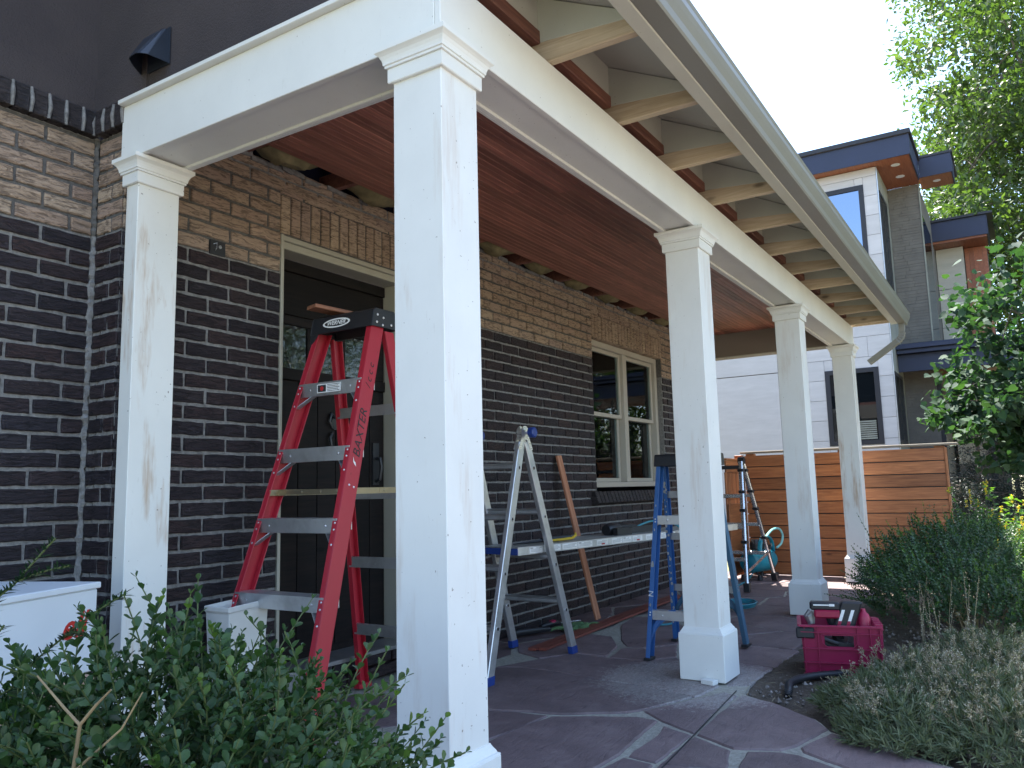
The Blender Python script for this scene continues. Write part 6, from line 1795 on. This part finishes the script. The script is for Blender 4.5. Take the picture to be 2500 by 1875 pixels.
# lavender: thin grey leaves, dried flower heads
def lavender(idx, cx, cy, rad, h, n, dry, label, rs):
    r = np.random.default_rng(rs)
    t = thing('lavender', label, 'lavender', (cx, cy, -0.03), 'lavender clumps along the path')
    m = n
    th = r.uniform(0, 2 * math.pi, m); rr_ = np.sqrt(r.uniform(0, 1, m))
    tuft = np.stack([np.cos(th) * rr_ * rad, np.sin(th) * rr_ * rad, (h * 0.62) * (1 - 0.7 * rr_ ** 2) * r.uniform(0.35, 1.0, m)], -1) + np.array([cx, cy, -0.03])
    P, D, N, L_ = [], [], [], []
    for q in range(m):
        outd = np.array([math.cos(th[q]) * rr_[q], math.sin(th[q]) * rr_[q], 0.75]) + r.normal(0, 0.25, 3); outd /= np.linalg.norm(outd)
        k = 12
        for j in range(k):
            a = j / k
            P.append(tuft[q] + outd * 0.055 * a); az_ = j * 2.4 + q
            rd = rand_unit(1, r)[0]; D.append(outd * (0.35 + 0.8 * a) + np.cross(outd, rd) * 0.95); N.append(outd + r.normal(0, 0.3, 3)); L_.append(r.uniform(0.025, 0.052))
    leaves('leaves', P, D, N, L_, 0.0048, 'strip', M['lav_leaf'], t)
    st = MB(); P, D, N, L_ = [], [], [], []
    for q in range(int(dry * 0.62)):
        a0 = r.uniform(0, 2 * math.pi); rr0 = math.sqrt(r.uniform(0, 1))
        p0 = np.array([cx + math.cos(a0) * rr0 * rad * 0.8, cy + math.sin(a0) * rr0 * rad * 0.8, h * 0.3])
        d = np.array([math.cos(a0) * rr0 * 0.7, math.sin(a0) * rr0 * 0.7, 1.0]) + r.normal(0, 0.34, 3); d /= np.linalg.norm(d)
        L = h * r.uniform(0.15, 0.5); p1 = p0 + d * L
        st.tube([tuple(p0), tuple((p0 + p1) / 2 + r.normal(0, 0.006, 3)), tuple(p1)], [0.0011, 0.001, 0.0008], 3, False)
        for j in range(26):
            a = j / 26; P.append(p1 - d * 0.028 * (1 - a) + r.normal(0, 0.005, 3)); rd = rand_unit(1, r)[0]
            D.append(np.cross(d, rd) * 1.0 + d * 0.7); N.append(rand_unit(1, r)[0]); L_.append(r.uniform(0.006, 0.016))
    o = st.build('dry_stems', M['straw'], t); o['kind'] = 'stuff'
    leaves('dry_flowers', P, D, N, L_, 0.0045, 'quad', M['lav_dry'], t)


lav = [(1.60, -0.98, 0.23, 0.24, 480, 70, 'grey-green lavender clump with dry flower heads at the bottom right corner, nearest the path'),
       (1.95, -0.88, 0.27, 0.24, 560, 90, 'lavender clump with low bluish leaves spilling over the flagstone edge'),
       (1.62, -1.32, 0.28, 0.28, 520, 130, 'lavender clump thick with tan dry flowers, lowest in the right corner'),
       (2.05, -1.24, 0.30, 0.32, 560, 210, 'lavender clump thick with pale dry flowers, right of the crate'),
       (2.40, -0.95, 0.24, 0.27, 430, 130, 'lavender clump with upright dry heads just in front of the magenta crate'),
       (2.60, -1.30, 0.30, 0.33, 480, 160, 'lavender clump between the magenta crate and the round shrub'),
       (3.10, -1.22, 0.30, 0.32, 430, 50, 'silvery lavender clump at the foot of the round shrub'),
       (2.30, -1.60, 0.30, 0.36, 400, 130, 'tall lavender clump at the right edge of the picture')]
for i, q in enumerate(lav): lavender(i, *q[:6], q[6], 30 + i)

# stones, twigs and leaf litter on the soil
r = np.random.default_rng(77)
b = MB()
n_ = 0
while n_ < 1500:
    x, y = r.uniform(1.5, 4.6), r.uniform(-1.5, -0.12)
    if x < 2.02 and (y > -0.25 or x < 1.30 + (y + 1.25) * 0.65 + 0.25): continue
    if r.uniform() > math.exp(-(x - 1.6) * 0.35): continue
    s = r.choice([0.004, 0.007, 0.011, 0.018], p=[.45, .35, .16, .04]); n_ += 1
    k = [r.uniform(0.6, 1.2) for _ in range(6)]
    P8 = [(x + s * k[0], y, -0.028), (x, y + s * k[1], -0.028), (x - s * k[2], y, -0.028), (x, y - s * k[3], -0.028), (x + s * 0.1, y + s * .1, -0.028 + s * k[4]), (x, y, -0.028 - s)]
    b.add(P8, [(0, 1, 4), (1, 2, 4), (2, 3, 4), (3, 0, 4), (1, 0, 5), (2, 1, 5), (3, 2, 5), (0, 3, 5)])
o = b.build('gravel', M['pebble']); tag(o, kind='stuff')
P = []; D = []; N = []; L_ = []
for _ in range(700):
    x, y = r.uniform(1.3, 4.2), r.uniform(-1.5, -0.15)
    if x < 2.02 and (y > -0.27 or x < 1.22 + (y + 1.25) * 0.65): continue
    P.append((x, y, -0.018 + r.uniform(0, 0.012))); a = r.uniform(0, 6.28); D.append((math.cos(a), math.sin(a), r.normal(0, .15))); N.append((r.normal(0, .3), r.normal(0, .3), 1)); L_.append(r.uniform(0.015, 0.09))
leaves('leaf_litter', P, D, N, L_, 0.0022, 'strip', M['straw'])


# weeds and tall plants at the right edge, in the sun
def weed(name, label, cat, cx, cy, rad, h, nst, mat, LL, LW, rs, flower=False, kind='hex'):
    r = np.random.default_rng(rs); t = thing(name, label, cat, (cx, cy, -0.03)); st = MB(); P, D, N, L_ = [], [], [], []; FP, FD, FN = [], [], []
    for q in range(nst):
        a0 = r.uniform(0, 6.28); rr0 = math.sqrt(r.uniform()) * rad
        p = np.array([cx + math.cos(a0) * rr0, cy + math.sin(a0) * rr0, -0.03]); hh = h * r.uniform(0.55, 1.0)
        d = np.array([math.cos(a0) * 0.2 * rr0 / rad, math.sin(a0) * 0.2 * rr0 / rad, 1.0]) + r.normal(0, .07, 3)
        cv = r.normal(0, 0.12, 3); cv[2] = 0
        pts = [p + d * hh * s + cv * hh * s * s for s in np.linspace(0, 1, 7)]
        st.tube([tuple(x) for x in pts], [0.003, 0.003, 0.0025, 0.0022, 0.002, 0.0015, 0.001], 4, False)
        k = int(22 * hh / 0.5)
        for j in range(k):
            s = r.uniform(0.15, 1.0); P.append(p + d * hh * s + cv * hh * s * s); a = r.uniform(0, 6.28); D.append((math.cos(a), math.sin(a), r.uniform(-0.1, 0.7))); N.append((r.normal(0, .4), r.normal(0, .4), 1)); L_.append(r.uniform(0.6, 1.2))
        if flower:
            for j in range(14): FP.append(pts[-1] + np.array([0, 0, -0.008 * (j % 7)])); FD.append(rand_unit(1, r)[0] + np.array([0, 0, .3])); FN.append(rand_unit(1, r)[0])
    o = st.build('stalks', M['greenstem'], t); o['kind'] = 'stuff'
    L_ = np.array(L_); leaves('leaves', P, D, N, LL * L_, LW * L_, kind, mat, t)
    if flower: leaves('flowers', FP, FD, FN, 0.016, 0.010, 'quad', M['yellow'], t)


weed('weed_plant', 'sunlit yellow-green leafy plant at the right edge of the picture', 'plant', 4.55, -1.66, 0.34, 0.78, 60, M['weed'], 0.055, 0.022, 61, True)
weed('weed_plant', 'tall bright leafy plant behind the round shrub, with thin yellow flower spikes', 'plant', 5.55, -1.52, 0.34, 1.0, 46, M['weed'], 0.05, 0.02, 62, True)
weed('weed_plant', 'low bright plant in the sun below the leafy weeds', 'plant', 3.85, -1.72, 0.26, 0.42, 44, M['weed'], 0.05, 0.02, 63)
weed('weed_plant', 'thin grassy weeds rising above the top of the round shrub', 'plant', 5.35, -1.08, 0.40, 0.92, 26, M['box_leaf'], 0.035, 0.010, 64)
# arching grass blades and dried seed stalks
r = np.random.default_rng(5)
t = thing('ornamental_grass', 'arching dark grass blades between the round shrub and the sunlit weeds', 'grass', (5.3, -1.15, -0.03)); st = MB()
for q in range(46):
    a = r.uniform(0, 6.28); L = r.uniform(0.45, 0.85); p = np.array([5.3 + r.normal(0, .08), -1.15 + r.normal(0, .08), 0.0]); o_ = np.array([math.cos(a), math.sin(a), 0])
    pts = [p + o_ * L * 0.55 * s ** 1.6 + np.array([0, 0, L * (s - 0.35 * s ** 3)]) for s in np.linspace(0, 1, 8)]
    st.tube([tuple(x) for x in pts], [0.005, 0.006, 0.006, 0.0055, 0.005, 0.004, 0.003, 0.0006], 4, False, flat=0.2)
o = st.build('blades', M['box_leaf'], t); o['kind'] = 'stuff'
t = thing('dry_seed_stalks', 'pale dried seed stalks standing in front of the round shrub', 'plant', (3.15, -0.95, -0.03)); st = MB(); P, D, N = [], [], []
for q in range(16):
    p = np.array([3.25 + r.uniform(-.15, .35), -1.02 + r.uniform(-.14, .16), -0.03]); d = np.array([r.normal(0, .1), r.normal(0, .1), 1.0]); L = r.uniform(0.26, 0.48)
    st.tube([tuple(p), tuple(p + d * L * .5 + r.normal(0, .01, 3)), tuple(p + d * L)], [0.002, 0.0016, 0.001], 4, False)
    for j in range(30): P.append(p + d * L * (0.45 + 0.55 * j / 30)); D.append(rand_unit(1, r)[0] + np.array([0, 0, .5])); N.append(rand_unit(1, r)[0])
o = st.build('stalks', M['straw'], t); o['kind'] = 'stuff'
leaves('seed_heads', P, D, N, 0.011, 0.005, 'quad', M['lav_dry'], t)


# ---- trees
def tree(name, label, base, h, trunk_r, crown_c, crown_r, nlimb, nclump, per, leafL, leafW, kind, mat, rs, group=None, bark='bark', bare=6, clump_r=0.55, lean=0.0, shell=0.5, keep=None, stuffing=1.0):
    r = np.random.default_rng(rs); t = thing(name, label, 'tree', base, group)
    base = np.array(base, float); cc = np.array(crown_c, float); cr_ = np.array(crown_r, float)
    tb = MB(); top = np.array([cc[0], cc[1], base[2] + h])
    tp = [base + (top - base) * s + np.array([math.sin(s * 5) * 0.12, math.cos(s * 4) * 0.10, 0]) * (s > 0) for s in np.linspace(0, 0.9, 8)]
    tb.tube([tuple(x) for x in tp], [trunk_r * (1 - 0.8 * s) for s in np.linspace(0, 1, 8)], 9)
    tb.build('trunk', M[bark], t, 0, True)
    lim = MB(); cl = []
    for i in range(nlimb):
        s = r.uniform(0.3, 0.88); p0 = base + (top - base) * s
        v = rand_unit(1, r)[0]; q = cc + v * cr_ * r.uniform(0.55, 0.92)
        m1 = p0 + (q - p0) * 0.4 + np.array([0, 0, 0.06 * np.linalg.norm(q - p0)]) + r.normal(0, 0.1, 3); m2 = p0 + (q - p0) * 0.75 + r.normal(0, 0.12, 3)
        R0 = trunk_r * 0.32 * (1 - 0.5 * s)
        lim.tube([tuple(x) for x in (p0, m1, m2, q)], [R0, R0 * .6, R0 * .35, R0 * .12], 6)
        for j in range(4):
            a = m1 + (q - m1) * r.uniform(0.1, 0.95); e = a + (rand_unit(1, r)[0] * cr_ * 0.28); lim.tube([tuple(a), tuple((a + e) / 2 + r.normal(0, .05, 3)), tuple(e)], [R0 * .25, R0 * .15, R0 * .05], 5)
            cl.append(e)
        cl.append(q)
    o = lim.build('limb', M[bark], t, 0, True)
    C_ = []
    for i in range(nclump):
        if i < len(cl) and i < nclump * 0.6: c = cl[i % len(cl)]
        else:
            v = rand_unit(1, r)[0]; c = cc + v * cr_ * (shell + (1 - shell) * r.uniform() ** 0.5)
        C_.append(c)
    C_ = np.array(C_)
    cs = r.uniform(0.55, 1.25, len(C_)) * clump_r
    idx = np.repeat(np.arange(len(C_)), per); n = len(idx)
    off = rand_unit(n, r) * (r.uniform(0, 1, n) ** 0.5)[:, None] * np.array([1.15, 1.15, 0.62]) * cs[idx][:, None]
    P = C_[idx] + off
    D = off / (np.linalg.norm(off, axis=1, keepdims=True) + 1e-6) * 0.6 + rand_unit(n, r) + np.array([0, 0, -0.25])
    N = rand_unit(n, r) * 0.8 + np.array([0, 0, 1.0])
    keepm = np.ones(n, bool)
    if keep is not None: keepm = keep(P)
    S = r.uniform(0.65, 1.2, n)
    leaves('crown', P[keepm], D[keepm], N[keepm], (leafL * S)[keepm], (leafW * S)[keepm], kind, mat, t)
    return t


tree('shade_tree', 'tall green tree rising behind the modern house at the upper right', (20.5, -3.6, -0.1), 14.5, 0.35, (19.6, -3.0, 9.0), (4.6, 3.7, 5.6), 30, 300, 130, 0.175, 0.09, 'quad', M['tree_leaf'], 21, 'trees beyond the houses', clump_r=0.80, shell=0.45)
tree('shade_tree', 'tree with bare twigs showing through, reaching farthest left over the navy roof', (23.0, 1.2, -0.1), 13, 0.3, (22.2, -1.7, 11.0), (3.0, 2.7, 4.0), 18, 90, 260, 0.13, 0.065, 'quad', M['tree_leaf'], 22, 'trees beyond the houses', clump_r=0.8, shell=0.3)
tree('shade_tree', 'distant tree whose top just shows over the navy roof edge', (26, 5.6, -0.1), 10.2, 0.25, (26, 4.6, 9.3), (2.2, 2.4, 1.7), 8, 60, 110, 0.2, 0.1, 'quad', M['tree_leaf'], 23, 'trees beyond the houses', clump_r=0.6, shell=0.3)
tree('shade_tree', 'green tree filling the gap below the rear roof of the modern house', (19.5, -4.4, -0.1), 8, 0.2, (18.8, -2.7, 4.6), (2.2, 2.1, 2.6), 12, 150, 200, 0.11, 0.055, 'quad', M['tree_leaf'], 24, 'trees beyond the houses', clump_r=0.6, shell=0.3)
tree('linden_tree', 'nearer tree with broad heart-shaped leaves hanging in from the right edge', (8.6, -2.9, -0.1), 3.9, 0.09, (8.3, -1.95, 2.55), (1.3, 1.30, 1.25), 20, 90, 44, 0.085, 0.077, 'heart', M['linden_leaf'], 31, bark='bark', clump_r=0.30, shell=0.45)
tree('linden_tree', 'lower drooping dark branch of broad leaves beside the navy canopy', (9.4, -2.6, -0.1), 2.9, 0.06, (8.9, -1.28, 1.75), (0.9, 0.74, 0.75), 12, 66, 46, 0.088, 0.08, 'heart', M['linden_leaf'], 32, clump_r=0.26, shell=0.3)


def conifer(label, x, y, h, rad, rs, n=60, dens=1.0):
    r = np.random.default_rng(rs); t = thing('juniper_tree', label, 'tree', (x, y, -0.1), 'dark evergreens by the neighbouring porch')
    b = MB(); b.tube([(x, y, -0.1), (x + 0.03, y, h * .5), (x, y, h)], [0.05, 0.03, 0.006], 7); b.build('trunk', M['bark'], t, 0, True)
    br = MB(); P, D, N, L_ = [], [], [], []
    for i in range(n):
        z = h * r.uniform(0.06, 0.97); a = r.uniform(0, 6.28); L = rad * (1.05 - z / h) * r.uniform(0.7, 1.15) + 0.05
        d = np.array([math.cos(a), math.sin(a), r.uniform(-0.1, 0.45)]); p0 = np.array([x, y, z]); e = p0 + d * L
        br.tube([tuple(p0), tuple(e)], [0.008, 0.002], 4, False)
        k = int(150 * L / 0.6 * dens)
        s = r.uniform(0.12, 1.0, k)
        P += list(p0 + d * L * s[:, None] + r.normal(0, 0.045, (k, 3))); D += list(d * 0.8 + rand_unit(k, r)); N += list(rand_unit(k, r)); L_ += list(r.uniform(0.02, 0.05, k))
    o = br.build('branches', M['bark'], t); o['kind'] = 'stuff'
    leaves('foliage', P, D, N, L_, 0.010, 'strip', M['needle'], t)


conifer('dark evergreen with bare inner branches beside the neighbouring doorway', 10.4, -0.95, 2.5, 0.62, 41, 90, 0.7)
conifer('dark evergreen at the right edge behind the sunlit weeds', 10.9, -1.75, 2.9, 1.0, 42, 150)
conifer('low dark evergreen just behind the end of the cedar fence', 9.2, -0.78, 0.95, 0.55, 43, 70)
conifer('dark evergreen deep in the shade under the linden', 12.0, -1.35, 2.3, 0.8, 44, 110)

# trees on the garden side: they show as reflections in the door and window glass
tree('garden_tree', 'garden tree on the street side, mirrored in the window glass', (19.0, -9.5, -0.1), 9, 0.25, (19.0, -9.5, 5.2), (4.5, 3.2, 4.6), 14, 150, 90, 0.2, 0.11, 'quad', M['tree_leaf'], 51, 'garden trees on the street side', clump_r=0.9)
tree('garden_tree', 'garden tree mirrored in the small panes of the front door', (12.0, -10.5, -0.1), 8, 0.25, (12.0, -10.5, 4.6), (3.6, 2.8, 4.2), 12, 110, 90, 0.2, 0.11, 'quad', M['tree_leaf'], 52, 'garden trees on the street side', clump_r=0.9)
tree('garden_tree', 'far garden tree filling the lower panes of the window reflection', (27.0, -9.5, -0.1), 9, 0.25, (27.0, -9.5, 5.0), (4.5, 3.6, 5.0), 14, 150, 90, 0.26, 0.14, 'quad', M['tree_leaf'], 54, 'garden trees on the street side', clump_r=1.0)
